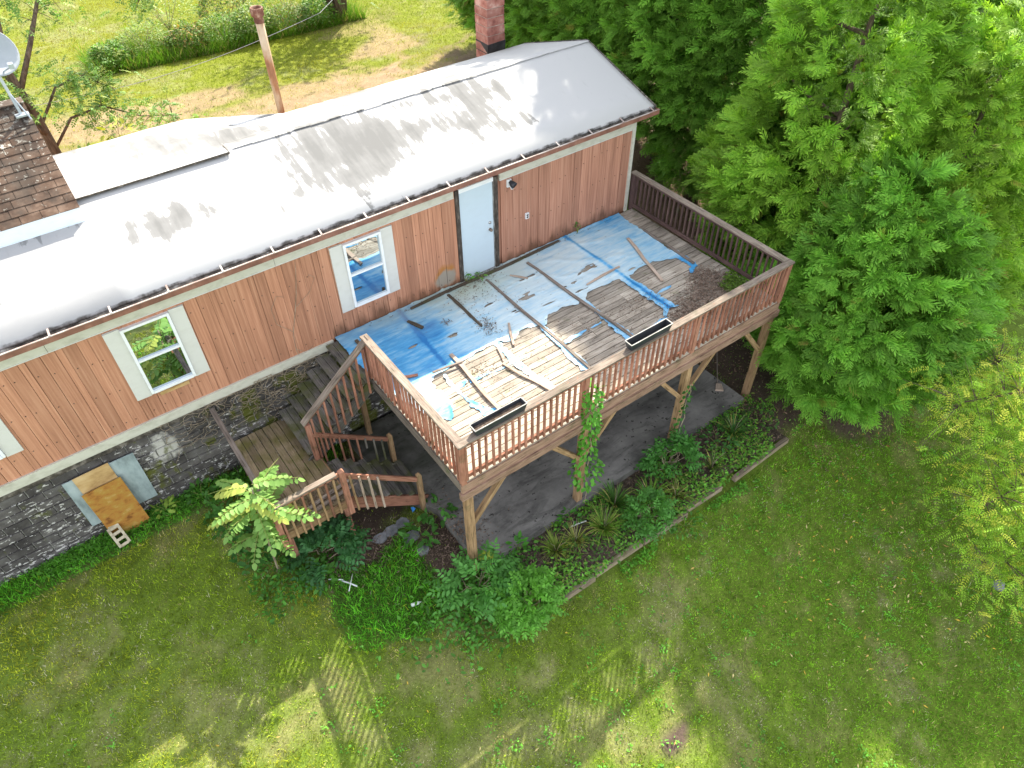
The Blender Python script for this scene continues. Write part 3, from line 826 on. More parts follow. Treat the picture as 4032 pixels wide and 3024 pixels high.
def shingle_mesh(wd, ex):
    key = (round(wd, 3), round(ex, 3))
    if key not in sme:
        me = bpy.data.meshes.new('shingle')
        a = wd / 2 - 0.004
        p = []
        for u, v, h in ((-a, -ex * 0.02, 0.014), (a, -ex * 0.02, 0.014), (a, ex * 1.15, 0.002), (-a, ex * 1.15, 0.002)):
            p.append(V3((u, 0, 0)) + sl * v + sn * h)
        q = [pp - sn * 0.012 for pp in p]
        me.from_pydata([tuple(a) for a in p + q], [], [(0, 1, 2, 3), (4, 5, 1, 0), (5, 6, 2, 1), (7, 4, 0, 3)])
        me.materials.append(M['shingle']); sme[key] = me
    return sme[key]
ex = SL / ncr
for r in range(ncr):
    xr = SXR + 0.02
    first = True
    while xr > -9.2:
        wd = 0.30
        if first and r % 2: wd = 0.15
        if random.random() < 0.25 and not first: wd = 0.24
        first = False
        o = bpy.data.objects.new('shingle', shingle_mesh(wd, ex)); COL.objects.link(o); o.parent = gable_o; WL[o] = WL[house]
        p = V3((xr - wd / 2, SY0 - 0.02, SZ0 - 0.02)) + sl * (ex * r) + sn * (0.004 + random.uniform(0, 0.004))
        o.location = p - WL[house]
        xr -= wd
G().beam((-11.2, SY1, SZ1 + 0.012), (SXR + 0.02, SY1, SZ1 + 0.012), 0.24, 0.02).build('ridge_cap', M['shingle'], gable_o)

# ------------------------------------------------------------------ things fixed to or beside the house
t = thing('wall_lamp', (1.19, -0.02, 1.87), 'black floodlight with motion sensor on the siding right of the door', 'lamp')
G().box((1.19, -0.03, 1.88), (0.10, 0.04, 0.16)).build('backplate', M['vinyl'], t)
k = G(); k.smooth = True; k.lathe((1.20, -0.05, 1.92), [(0.0, -0.01), (0.035, 0.0), (0.06, 0.06), (0.075, 0.13), (0.07, 0.135), (0.05, 0.06)], 14, (0.25, -0.8, -0.45)); k.build('lamp_head', M['black'], t)
k = G(); k.smooth = True; k.lathe((1.22, -0.05, 1.83), [(0.02, 0.0), (0.03, 0.03), (0.035, 0.08), (0.0, 0.09)], 12, (0.1, -0.6, -0.7)); k.build('sensor', M['pvc'], t)
t = thing('electrical_outlet', (1.65, -0.02, 0.96), 'small white weatherproof outlet box on the siding', 'outlet')
G().box((1.65, -0.03, 0.96), (0.085, 0.035, 0.13)).build('cover_plate', M['pvc'], t)
for dz in (0.025, -0.025): G().box((1.65, -0.05, 0.96 + dz), (0.045, 0.012, 0.032)).build('socket', M['dark'], t)

t = thing('stove_pipe', (-1.42, 4.80, 2.0), 'tall rusty metal stove pipe with flared cap behind the roof', 'pipe')
k = G(); k.smooth = True; k.lathe((-1.42, 4.80, 0.8), [(0.075, 0), (0.075, 2.12)], 18); k.build('lower_pipe', M['rust'], t)
k = G(); k.smooth = True; k.lathe((-1.42, 4.80, 2.92), [(0.082, 0.0), (0.086, 0.01), (0.086, 0.03), (0.08, 0.04), (0.085, 1.25), (0.06, 1.26)], 18); k.build('upper_pipe', M['rust'], t)
k = G(); k.smooth = True; k.lathe((-1.42, 4.80, 4.14), [(0.09, 0.0), (0.10, 0.04), (0.092, 0.1), (0.128, 0.14), (0.132, 0.27), (0.118, 0.29), (0.105, 0.28), (0.09, 0.2), (0.0, 0.19)], 18); k.build('cap', M['rustdark'], t)

t = thing('chimney', (4.38, 5.12, -1.1), 'square red block chimney rising behind the white roof', 'chimney')
cs = 0.52
G().box((4.38, 5.12, 1.6), (cs - 0.03, cs - 0.03, 5.4)).build('mortar_core', M['chimmortar'], t)
cme = bpy.data.meshes.new('chimney_block')
a, h = cs / 2, 0.093
cme.from_pydata([(-a, -a, -h), (a, -a, -h), (a, a, -h), (-a, a, -h), (-a, -a, h), (a, -a, h), (a, a, h), (-a, a, h)], [], [(0, 3, 2, 1), (4, 5, 6, 7), (0, 1, 5, 4), (1, 2, 6, 5), (2, 3, 7, 6), (3, 0, 4, 7)])
cme.materials.append(M['chim'])
for r in range(26):
    o = bpy.data.objects.new('chimney_block', cme); COL.objects.link(o); o.parent = t; WL[o] = WL[t]
    o.location = (random.uniform(-.006, .006), random.uniform(-.006, .006), 0.1 + r * 0.208)
G().box((4.38, 5.12, 2.33), (cs + 0.02, cs + 0.02, 0.26), jit=0.01).build('tar_collar', M['tar'], t)

t = thing('satellite_dish', (-6.12, 3.35, 4.15), 'grey satellite dish on a mast atop the shingled gable', 'satellite dish')
g = G(); g.tube([(-6.10, 3.25, 4.14), (-6.12, 3.3, 4.5), (-6.15, 3.35, 4.95)], 0.024, 8); g.build('mast', M['galv'], t)
g = G(); g.box((-6.09, 3.22, 4.13), (0.2, 0.13, 0.025)); g.tube([(-6.0, 3.1, 4.08), (-6.11, 3.28, 4.45)], 0.012, 6); g.build('mount', M['galv'], t)
def dish():
    g = G(); g.smooth = True
    ax = V3((0.18, -0.72, 0.55)).normalized()
    prof = [(0.0, 0.0)] + [(0.36 * i / 7, 0.11 * (i / 7) ** 2) for i in range(1, 8)] + [(0.365, 0.10)] + [(0.35 * i / 7, 0.095 * (i / 7) ** 2 - 0.012) for i in range(7, 0, -1)]
    g.lathe((-6.10, 3.38, 5.02), prof, 28, ax)
    return g.build('reflector', M['dish'], t)
dish()
g = G(); g.tube([(-6.12, 3.3, 4.75), (-5.95, 2.9, 4.95)], 0.012, 6); g.box((-5.93, 2.86, 4.98), (0.07, 0.1, 0.07)); g.build('feed_arm', M['galv'], t)

# leaning panels and block at the foundation
t = G().beam((-8.2, -0.055, -1.13), (-7.03, -0.055, -1.13), 0.015, 1.26, (0, -0.02, 1)); o = t.build('wall_panel', M['bluepanel'], None, (-7.6, -0.06, -1.75))
props(o, 'wide blue-grey sheet set against the dark block wall behind the plywood', 'panel')
o = G().beam((-8.02, -0.10, -0.78), (-7.43, -0.10, -0.76), 0.014, 0.62, (0.02, 0.02, 1)).build('plywood_sheet', M['tanply'], None, (-7.7, -0.1, -1.0))
props(o, 'pale tan plywood sheet leaning above the orange board', 'plywood')
o = G().beam((-8.02, -0.21, -1.47), (-7.36, -0.21, -1.44), 0.016, 1.23, (0, 0.10, 1)).build('strand_board', M['osb'], None, (-7.7, -0.2, -2.05))
props(o, 'weathered orange strand board leaning on the house, lowest sheet', 'board')
def cinder():
    t = thing('cinder_block', (-7.90, -0.42, -2.1), 'pale hollow cinder block lying tilted below the orange board', 'cinder block')
    c = V3((-7.90, -0.36, -1.96)); ax = V3((0.10, -0.55, -0.42)).normalized(); sx = V3((1, 0.12, 0)).normalized()
    sx = (sx - ax * sx.dot(ax)).normalized(); nz = sx.cross(ax); nz = -nz if nz.z < 0 else nz
    g = G()
    for a in (-0.085, 0.085): g.beam(c + sx * a - ax * 0.2, c + sx * a + ax * 0.2, 0.045, 0.19, nz)
    g.build('face_shell', M['cinder'], t)
    for q in (-0.185, -0.06, 0.065, 0.185):
        G().beam(c + ax * q - sx * 0.062, c + ax * q + sx * 0.062, 0.05 if q > -.1 else .09, 0.186, nz).build('web', M['cinder'], t)
cinder()

# ------------------------------------------------------------------ deck
DX0, DX1, DYF = -2.93, 4.74, -4.44
deck = thing('deck', (0.9, -2.2, -2.85), 'raised weathered wooden deck with railings on three sides', 'deck')
y = -0.06
rows = 0
while y - 0.138 > DYF - 0.06:
    cuts = sorted(random.sample([-1.3, -0.1, 1.1, 2.3, 3.4], 2)) if rows % 3 else [random.choice([-0.7, 0.5, 1.7])]
    xs = [DX0 - 0.02] + cuts + [DX1 + 0.02]
    for a, b in zip(xs[:-1], xs[1:]):
        dz = random.uniform(-0.004, 0.003)
        G().beam((a + 0.004, y - 0.069, -0.02 + dz), (b - 0.004, y - 0.069 + random.uniform(-.003, .003), -0.02 + dz + random.uniform(-.003, .003)), random.uniform(0.124, 0.129), 0.036).build('deck_board', M['deck'], deck)
    y -= 0.1405; rows += 1
DYF = y + 0.0
# frame
G().box(((DX0 + DX1) / 2, DYF + 0.005, -0.145), (DX1 - DX0 + 0.10, 0.04, 0.20)).build('rim_joist', M['rim'], deck)
G().box(((DX0 + DX1) / 2, DYF - 0.004, -0.325), (DX1 - DX0 + 0.16, 0.09, 0.16)).build('beam', M['rim'], deck)
G().beam((DX0 - 0.02, DYF + 0.03, -0.15), (DX0 - 0.02, -0.06, -0.15), 0.04, 0.21).build('rim_joist', M['grey'], deck)
G().beam((DX1 + 0.02, DYF + 0.03, -0.15), (DX1 + 0.02, -0.06, -0.15), 0.04, 0.21).build('rim_joist', M['grey'], deck)
for i in range(12):
    xx = DX0 + 0.6 + i * 0.6
    G().beam((xx, DYF + 0.03, -0.14), (xx, -0.07, -0.14), 0.04, 0.19).build('joist', M['rim'], deck)
POSTX = (-2.86, -0.36, 2.28, 4.66)
for i, xx in enumerate(POSTX):
    G().beam((xx, DYF + 0.04, -2.95), (xx, DYF + 0.04, -0.42), 0.135, 0.135, (0, 1, 0)).build('post', M['post'], deck)
    for s in (-1, 1):
        if (i == 0 and s < 0) or (i == 3 and s > 0): continue
        G().beam((xx + s * 0.06, DYF + 0.05, -1.28), (xx + s * 0.80, DYF + 0.05, -0.37), 0.09, 0.09, (0, 1, 0)).build('brace', M['post'], deck)
for xx in (-2.86, 0.9, 4.66):
    G().beam((xx, -0.35, -2.7), (xx, -0.35, -0.25), 0.1, 0.1, (0, 1, 0)).build('post', M['post'], deck)
# deck railing : each run is a part, its pieces sub-parts
def rail_run(name, p0, p1, mats, spacing, posts, inward, label):
    p0 = V3(p0); p1 = V3(p1); d = (p1 - p0); L = d.length; d.normalize()
    inw = V3(inward)
    cap = G().beam(p0 - d * 0.07 + V3((0, 0, 0.932)) + inw * 0.01, p1 + d * 0.07 + V3((0, 0, 0.932)) + inw * 0.01, 0.14, 0.036, jit=0.003)
    run = cap.build(name, mats['cap'], deck); run['label'] = label
    G().beam(p0 + V3((0, 0, 0.87)), p1 + V3((0, 0, 0.87)), 0.036, 0.085).build('top_rail', mats['bal'], run)
    G().beam(p0 + V3((0, 0, 0.115)), p1 + V3((0, 0, 0.115)), 0.036, 0.085).build('bottom_rail', mats['bal'], run)
    for q in posts:
        b = p0 + d * q - inw * 0.0
        G().beam(b + V3((0, 0, -0.02)), b + V3((0, 0, 0.912)), 0.092, 0.092, d).build('rail_post', mats['bal'], run)
    n = int(L / spacing)
    for i in range(n):
        s = (i + 0.5) * L / n
        if any(abs(s - q) < 0.06 for q in posts): continue
        b = p0 + d * s - inw * 0.038
        tl = V3((random.uniform(-.012, .012), random.uniform(-.008, .008), 0))
        G().beam(b + V3((0, 0, 0.055 + random.uniform(-.012, .012))) + tl, b + V3((0, 0, 0.905)), 0.036, 0.036, d).build('baluster', mats['bal'], run)
    return run
mr = dict(cap=M['cap'], bal=M['red']); mp = dict(cap=M['cap'], bal=M['purple'])
RF = DYF + 0.015
rail_run('railing', (DX0 - 0.0, -1.39, 0), (DX0 - 0.0, RF, 0), mr, 0.122, (0.0,), (1, 0, 0), 'railing run above the stairs with red-brown balusters')
rail_run('railing', (DX0, RF - 0.0, 0), (DX1, RF, 0), mr, 0.126, (0.0, 2.5, 5.15, 7.67), (0, 1, 0), 'long front railing run with red-brown balusters')
rail_run('railing', (DX1, RF + 0.07, 0), (DX1, -0.06, 0), mp, 0.128, (4.3,), (-1, 0, 0), 'railing run beside the conifers, its shade painted in as darker wood')

# ------------------------------------------------------------------ stairs
st = thing('staircase', (-4.3, -1.4, -2.6), 'mossy wooden stairs with a square landing and a return flight', 'stairs')
LZ = -1.28
tz = [-0.035, -0.22, -0.43, -0.645, -0.86, -1.08]
tx = [-3.24, -3.5, -3.74, -3.98, -4.225, -4.47]
for z, xx in zip(tz, tx):
    for k in (0, 1):
        xa = xx + k * 0.138
        G().beam((xa + 0.067, -0.09, z - 0.018), (xa + 0.067 + random.uniform(-.004, .004), -1.43, z - 0.018 + random.uniform(-.004, .004)), 0.128, 0.036).build('tread', M['tread'], st)
for yy in (-0.16, -1.40):
    G().beam((-2.98, yy, -0.17), (-4.45, yy, -1.40), 0.04, 0.24, (0, 0, 1)).build('stringer', M['tread'], st)
# landing boards run out from the wall
for i in range(8):
    xx = -5.47 + i * 0.149
    G().beam((xx + 0.07, -0.12, LZ - 0.018 + random.uniform(-.003, .003)), (xx + 0.07, -2.60, LZ - 0.018), 0.137, 0.036).build('landing_board', M['landing'], st)
LF = -2.62
G().box((-4.90, LF, LZ - 0.13), (1.26, 0.04, 0.19)).build('landing_rim', M['post'], st)
G().beam((-5.50, -0.12, LZ - 0.13), (-5.50, LF, LZ - 0.13), 0.04, 0.19).build('landing_rim', M['post'], st)
G().beam((-4.27, -1.45, LZ - 0.13), (-4.27, LF, LZ - 0.13), 0.04, 0.19).build('landing_rim', M['post'], st)
for xx, yy, zb in ((-5.44, -2.5, -2.6), (-4.34, -2.45, -2.9), (-5.44, -0.3, -2.3), (-4.34, -0.3, -2.8)):
    G().beam((xx, yy, zb), (xx, yy, LZ - 0.05), 0.09, 0.09, (0, 1, 0)).build('support_post', M['red'], st)
# lower flight
nlow = 6
for i in range(nlow):
    z = LZ - 0.19 * (i + 1); xx = -4.24 + i * 0.245
    for k in (0, 1):
        xa = xx + k * 0.13
        G().beam((xa + 0.065, -1.50, z - 0.018), (xa + 0.065, -2.56, z - 0.018 + random.uniform(-.005, .005)), 0.122, 0.036).build('tread', M['tread'], st)
for yy in (-1.55, -2.545):
    G().beam((-4.27, yy, LZ - 0.22), (-2.78, yy, LZ - 0.22 - 1.155), 0.04, 0.25).build('stringer', M['red'] if yy < -2 else M['tread'], st)
def newel(x, y, z0, z1, mat, point=False):
    g = G().beam((x, y, z0), (x, y, z1), 0.092, 0.092, (0, 1, 0))
    if point:
        a = 0.046
        g.poly([(x - a, y - a, z1), (x + a, y - a, z1), (x + a, y + a, z1), (x - a, y + a, z1), (x, y, z1 + 0.075)], [(0, 1, 4), (1, 2, 4), (2, 3, 4), (3, 0, 4)], [(0, 0), (.1, 0), (.1, .1), (0, .1), (.05, .15)])
    return g.build('newel_post', mat, st)
newel(-4.33, -1.45, -1.42, -0.33, M['red'])
newel(-4.31, -2.69, -1.60, -0.42, M['red'], True)
newel(-5.56, -2.67, -1.60, -0.50, M['red'])
newel(-2.86, -1.46, -2.62, -1.64, M['post'], True)
newel(-2.90, -2.64, -2.75, -1.66, M['post'], True)
# upper handrail
G().beam((-2.90, -1.43, 0.955), (-4.40, -1.43, -0.30), 0.125, 0.036, (0.6, 0, 1)).build('handrail', M['cap'], st)
G().beam((-2.96, -1.43, 0.86), (-4.33, -1.43, -0.285), 0.036, 0.085, (0, 0, 1)).build('handrail', M['red'], st)
for i in range(9):
    f = (i + 0.6) / 9.2
    xx = -2.96 - f * 1.37; zt = 0.86 - f * 1.145
    G().beam((xx, -1.475, zt), (xx + random.uniform(-.01, .01), -1.46, zt - 1.08 + random.uniform(-.03, .03)), 0.036, 0.036, (1, 0, 0)).build('baluster', M['red'], st)
# landing rails
G().beam((-4.40, -2.66, -0.45), (-5.60, -2.66, -0.48), 0.10, 0.036).build('handrail', M['cap'], st)
G().beam((-4.36, -2.645, -0.52), (-5.56, -2.645, -0.55), 0.036, 0.08).build('handrail', M['red'], st)
for i in range(8):
    xx = -5.47 + i * 0.142
    G().beam((xx, -2.685, -0.52), (xx + random.uniform(-.012, .012), -2.675, -1.50 + random.uniform(-.02, .02)), 0.036, 0.036, (1, 0, 0)).build('baluster', M['post'] if i % 3 else M['red'], st)
G().beam((-5.56, -0.06, -0.33), (-5.56, -2.68, -0.47), 0.09, 0.036).build('handrail', M['grey'], st)
G().beam((-5.56, -0.06, -0.40), (-5.56, -2.68, -0.53), 0.036, 0.08).build('handrail', M['red'], st)
# lower handrails
G().beam((-4.29, -1.47, -0.62), (-2.90, -1.47, -1.72), 0.036, 0.09).build('handrail', M['red'], st)
G().beam((-4.27, -2.66, -0.60), (-2.94, -2.65, -1.76), 0.036, 0.10).build('handrail', M['red'], st)
for i in range(8):
    f = (i + 0.6) / 8.4
    xx = -4.27 + f * 1.35; zt = -0.62 - f * 1.10
    if i == 5: zl = 0.28
    else: zl = 0.98
    G().beam((xx, -1.49, zt), (xx + random.uniform(-.01, .01), -1.49, zt - zl), 0.034, 0.034, (1, 0, 0)).build('baluster', M['red'] if i < 5 else M['tread'], st)
for i in range(4):
    f = (i + 0.35) / 8.4
    xx = -4.25 + f * 1.35; zt = -0.58 - f * 1.16
    G().beam((xx, -2.70, zt), (xx + 0.02, -2.685, zt - 1.02 + i * 0.03), 0.036, 0.036, (1, 0, 0)).build('baluster', M['pale'] if i else M['post'], st)

# loose boards on the landing
for a, b, lab in (((-5.15, -2.45, LZ + 0.02), (-4.05, -2.28, LZ + 0.03), 'splintered loose board on the landing, nearer the house'),
                  ((-5.05, -2.55, LZ + 0.02), (-4.02, -2.42, LZ + 0.035), 'splintered loose board on the landing, nearer the outer rail')):
    o = G().beam(a, b, 0.07, 0.025, jit=0.006).build('loose_board', M['grey'], None, a)
    props(o, lab, 'board', 'loose boards on the stair landing')

# ------------------------------------------------------------------ torn tarp on the deck
def psdf(px, py, poly):
    """signed distance, positive inside"""
    P = np.array(poly); Q = np.roll(P, -1, 0)
    d2 = np.full(px.shape, 1e9); ins = np.zeros(px.shape, bool)
    for (ax, ay), (bx, by) in zip(P, Q):
        ex, ey = bx - ax, by - ay
        t = np.clip(((px - ax) * ex + (py - ay) * ey) / (ex * ex + ey * ey + 1e-9), 0, 1)
        d2 = np.minimum(d2, (px - ax - t * ex) ** 2 + (py - ay - t * ey) ** 2)
        c = ((ay > py) != (by > py)) & (px < (bx - ax) * (py - ay) / (by - ay + 1e-12) + ax)
        ins ^= c
    return np.where(ins, 1, -1) * np.sqrt(d2)
def clip_sheet(X, Y, Z, F, C):
    """triangles of the grid where F>0, cut along F=0"""
    ny, nx = X.shape
    P = np.stack([X, Y, Z], -1).reshape(-1, 3); f = F.ravel(); C = C.reshape(-1, C.shape[-1])
    idx = np.arange(nx * ny).reshape(ny, nx)
    T = np.concatenate([np.stack([idx[:-1, :-1], idx[:-1, 1:], idx[1:, 1:]], -1).reshape(-1, 3), np.stack([idx[:-1, :-1], idx[1:, 1:], idx[1:, :-1]], -1).reshape(-1, 3)])
    pos = f[T] > 0; k = pos.sum(1)
    V = list(map(tuple, P)); CC = list(map(tuple, C)); tris = T[k == 3].tolist(); cache = {}
    def cut(a, b):
        key = (a, b) if a < b else (b, a)
        if key not in cache:
            t = f[a] / (f[a] - f[b])
            V.append(tuple(P[a] + (P[b] - P[a]) * t)); CC.append(tuple(C[a] + (C[b] - C[a]) * t)); cache[key] = len(V) - 1
        return cache[key]
    for t, s, n in zip(T[(k == 1) | (k == 2)].tolist(), pos[(k == 1) | (k == 2)].tolist(), k[(k == 1) | (k == 2)].tolist()):
        if n == 1:
            i = s.index(True); a, b, c = t[i], t[(i + 1) % 3], t[(i + 2) % 3]
            tris.append([a, cut(a, b), cut(a, c)])
        else:
            i = s.index(False); a, b, c = t[i], t[(i + 1) % 3], t[(i + 2) % 3]
            ab, ac = cut(a, b), cut(a, c)
            tris += [[ab, b, c], [ab, c, ac]]
    V = np.array(V); CC = np.array(CC); tris = np.array(tris)
    used = np.unique(tris); m_ = np.full(len(V), -1); m_[used] = np.arange(len(used))
    return V[used], m_[tris], CC[used]
TARP = [(-3.0, -0.03), (-0.13, -0.03), (2.36, -0.03), (4.36, -0.03), (4.30, -0.25), (4.29, -1.09), (4.25, -2.17), (4.30, -2.53), (4.16, -2.56), (4.16, -2.18), (3.93, -2.05), (3.65, -1.94), (3.22, -1.93), (2.99, -1.97), (2.69, -1.94), (2.18, -1.91), (1.8, -1.9), (1.64, -2.01), (1.42, -2.07), (1.09, -1.96), (0.7, -1.96), (0.48, -2.17), (0.26, -2.05), (-0.03, -2.03), (-0.3, -2.18), (-0.63, -2.0), (-1.37, -2.05), (-2.0, -2.06), (-2.14, -2.17), (-2.16, -2.4), (-2.11, -2.55), (-2.15, -2.85), (-2.29, -3.14), (-2.37, -3.19), (-2.62, -2.9), (-2.82, -2.18), (-2.86, -1.45), (-2.96, -1.2)]
STRIPS = [
 [(-1.87, -2.02), (-1.8, -2.16), (-1.85, -2.77), (-1.77, -3.09), (-1.64, -3.35), (-1.49, -3.39), (-1.65, -3.55), (-1.86, -3.43), (-1.91, -3.15), (-1.92, -2.72), (-1.96, -2.33)],
 [(-2.12, -2.5), (-1.58, -2.51), (-1.6, -2.61), (-2.12, -2.65)],
 [(-0.68, -1.88), (-0.52, -2.05), (-0.52, -2.64), (-0.49, -3.23), (-0.39, -3.51), (-0.47, -3.75), (-0.57, -3.67), (-0.66, -3.25), (-0.7, -2.74), (-0.68, -2.12)],
 [(0.48, -1.98), (0.48, -2.36), (0.42, -2.98), (0.46, -3.38), (0.43, -3.59), (0.36, -3.72), (0.21, -3.58), (0.24, -3.14), (0.28, -2.6), (0.32, -2.12)],
 [(1.5, -1.83), (1.67, -1.95), (1.62, -2.83), (1.69, -3.15), (1.69, -3.44), (1.61, -3.6), (1.42, -3.51), (1.44, -2.96), (1.51, -2.39)],
 [(1.73, -3.44), (2.05, -3.42), (2.59, -3.39), (2.58, -3.48), (1.99, -3.49), (1.67, -3.56)],
 [(2.61, -1.58), (2.88, -1.78), (2.92, -2.51), (2.96, -3.02), (2.94, -3.19), (3.01, -3.33), (2.77, -3.31), (2.49, -3.49), (2.52, -3.33), (2.67, -3.17), (2.6, -2.65), (2.62, -1.99)],
 [(2.93, -2.71), (3.38, -2.76), (3.28, -2.82), (2.9, -2.81)],
 [(4.3, -2.33), (4.34, -2.61), (4.1, -2.7), (3.88, -2.84), (3.96, -2.7), (3.78, -2.76), (4.14, -2.52)],
 [(4.38, -0.85), (4.36, -1.03), (4.37, -2.17), (4.36, -2.59), (4.26, -2.61), (4.25, -2.14)],
 [(-1.59, -2.53), (-0.81, -2.6), (-0.27, -2.59), (-0.32, -2.69), (-0.83, -2.69), (-1.64, -2.67)],
 [(0.46, -2.73), (1.47, -2.72), (1.43, -2.81), (0.41, -2.86)]]
def make_tarp():
    xs = np.arange(-3.02, 4.46, 0.022); ys = np.arange(-3.84, -0.0, 0.022)
    X, Y = np.meshgrid(xs, ys)
    F = psdf(X, Y, TARP)
    for s in STRIPS: F = np.maximum(F, psdf(X, Y, s) - 0.022)
    n = fbm(X, Y * 1.6, 7.0, 81, 4) - 0.5
    F = F + n * 0.085 + (fbm(X * 0.5, Y * 2.4, 9.0, 85, 2) - 0.5) * 0.05
    F = np.where(Y > -0.35, np.maximum(F, psdf(X, Y, TARP)), F)
    # torn holes
    for hx, hy, rx, ry in ((2.35, -1.25, .14, .05), (1.75, -1.45, .12, .05), (0.75, -1.25, .11, .06), (-1.15, -1.35, .10, .035), (-1.9, -1.15, .05, .04), (0.05, -1.5, .12, .03), (1.2, -0.75, .16, .025), (2.0, -1.75, .2, .03), (3.0, -1.85, .25, .03), (-0.1, -1.0, .1, .02), (0.9, -1.7, .15, .025)):
        d = np.sqrt(((X - hx) / rx) ** 2 + ((Y - hy) / (ry * .7)) ** 2) + n * 5.0 + (fbm(X * .4, Y * 3, 12, 87, 2) - .5) * 4.0
        F = np.minimum(F, (d - 1) * 0.04)
    gap = np.abs(((-0.06 - 0.069 - Y) / 0.1405) % 1.0 - 0.5) * 0.1405
    gap = np.abs(gap - 0.0)
    dent = -0.004 * sstep(0.055, 0.07, gap)
    Z = 0.0085 + dent + 0.010 * np.clip(np.sin(X * 5 + Y * 9 + 6 * fbm(X, Y, 1.5, 97, 3)), 0, 1) ** 3 * sstep(.4, .6, fbm(X, Y, .9, 98, 2)) + 0.016 * np.clip(fbm(X * 0.7, Y * 1.6, 3.2, 91, 4) - 0.42, 0, 1) + 0.035 * sstep(0.07, 0.0, F) * np.clip(fbm(X, Y, 6, 95, 2) - .35, 0, 1)
    for bx in (-0.54, 0.38, 1.5, 2.75, -1.6):          # folds where the battens hold it down
        Z = Z + 0.02 * np.exp(-((X - bx - 0.05 * np.sin(Y * 3)) / 0.05) ** 2) * (0.4 + fbm(X, Y, 5, 99, 2))
    # bleaching: deep blue at the left end and the wall edge, chalky in the middle and front
    fade = 0.36 + 0.50 * sstep(-2.0, 0.0, X) - 0.22 * sstep(2.2, 4.2, X) - 0.18 * sstep(-0.5, -0.1, Y) * sstep(1.0, 3.0, X)
    fade = fade + 0.45 * sstep(-1.98, -2.12, Y) * sstep(-1.5, -2.0, X) * sstep(-2.9, -2.6, Y) - 0.1 * sstep(-1.95, -2.1, Y) * sstep(0.2, -0.4, X) * sstep(-1.9, -1.6, X)
    fade = fade - 0.35 * sstep(-1.9, -2.3, Y) * sstep(-0.2, 0.4, X)
    fade = fade - 0.28 * sstep(-2.0, -1.4, X) * sstep(-0.9, -1.4, X) * sstep(-0.5, -0.9, Y) * sstep(-1.4, -1.0, Y)
    fade = fade - 0.5 * np.exp(-((X - 2.72 + 0.03 * Y) / 0.045) ** 2) - 0.45 * np.exp(-((X + 1.60 - 0.05 * Y) / 0.045) ** 2) * sstep(-2.1, -1.9, Y)
    dirt = np.exp(-(((X + 0.2) / 1.5) ** 2)) * sstep(-1.25, -0.25, Y) * 0.9 + 0.35 * sstep(-0.5, -0.1, Y) * sstep(0.5, -1.0, X)
    C = np.stack([fade, np.clip(dirt, 0, 1), 0 * X], -1)
    Vv, T, Cc = clip_sheet(X, Y, Z, F, C)
    o = np_mesh('tarp', Vv, T, Cc, M['tarp'], None, (0.6, -1.2, 0.0), True)
    props(o, 'torn sun-bleached blue tarp covering half the deck floor', 'tarp')
make_tarp()

def batten(a, b, wd, th, mat, label, z=0.035, cat='wood strip', name='wood_batten', tilt=0.0):
    p0 = V3((a[0], a[1], z)); p1 = V3((b[0], b[1], z + tilt)); L = (p1 - p0).length
    g = G()
    n = max(2, int(L / 0.35))
    d = (p1 - p0).normalized(); sd_ = V3((-d.y, d.x, 0))
    pts = []
    for i in range(n + 1):
        f = i / n
        q = p0 + (p1 - p0) * f + sd_ * (0.012 * math.sin(f * 9 + a[0] * 5)) + V3((0, 0, 0.004 * math.sin(f * 7)))
        pts.append(q)
    b0 = len(g.v); uo = random.random() * 20
    ring = []
    for i, q in enumerate(pts):
        ww = wd / 2 * (random.uniform(0.85, 1.05) if 0 < i < n else random.uniform(0.45, 0.9))
        for s1, s2 in ((-1, -1), (1, -1), (1, 1), (-1, 1)):
            g.v.append(tuple(q + sd_ * (s1 * ww) + V3((0, 0, s2 * th / 2)))); ring.append((uo + L * i / n, s1 * wd / 2 + s2 * th))
    for i in range(n):
        for k in range(4):
            f = [b0 + i * 4 + k, b0 + i * 4 + (k + 1) % 4, b0 + (i + 1) * 4 + (k + 1) % 4, b0 + (i + 1) * 4 + k]
            g.f.append(f); g.uv += [ring[j - b0] for j in f]
    for f in ([b0 + 3, b0 + 2, b0 + 1, b0], [b0 + n * 4 + k for k in range(4)]):
        g.f.append(f); g.uv += [ring[j - b0] for j in f]
    o = g.build(name, mat, None, tuple((p0 + p1) / 2 - V3((0, 0, th / 2))))
    return props(o, label, cat, 'wood strips lying on the tarp and deck')
batten((-1.63, -0.48), (-1.51, -0.83), 0.075, 0.04, M['dkwood'], 'short dark wet stub of wood on the deepest blue tarp')
batten((-0.54, -0.25), (-0.55, -1.48), 0.065, 0.03, M['dkwood'], 'dark broken wood strip left of the door threshold, ending in leaf debris')
batten((0.37, -0.30), (0.38, -3.72), 0.062, 0.03, M['grey'], 'longest grey wood strip, starting in front of the door')
batten((1.42, -0.34), (1.60, -3.57), 0.062, 0.03, M['grey'], 'long grey wood strip from right of the door to the empty planter')
batten((-1.47, -1.80), (-1.58, -3.50), 0.075, 0.03, M['pale'], 'pale brown wood strip pointing at the planter with soil', 0.045)
batten((-0.85, -2.58), (-0.54, -3.72), 0.055, 0.022, M['pale'], 'slanting pale wood strip on bare boards near the front railing')
batten((-2.03, -2.05), (-1.41, -2.12), 0.05, 0.022, M['grey'], 'thin split stick crossing the pale brown strip', 0.075)
batten((-0.07, -1.72), (-0.38, -2.29), 0.06, 0.018, M['pale'], 'short pale splinter at the torn middle edge of the tarp')
batten((1.95, -1.70), (2.92, -1.64), 0.06, 0.022, M['pale'], 'pale strip lying parallel to the house wall on light blue tarp')
batten((3.79, -0.96), (3.29, -2.55), 0.075, 0.022, M['pale'], 'slanting pale strip half on blue tarp near the right railing')
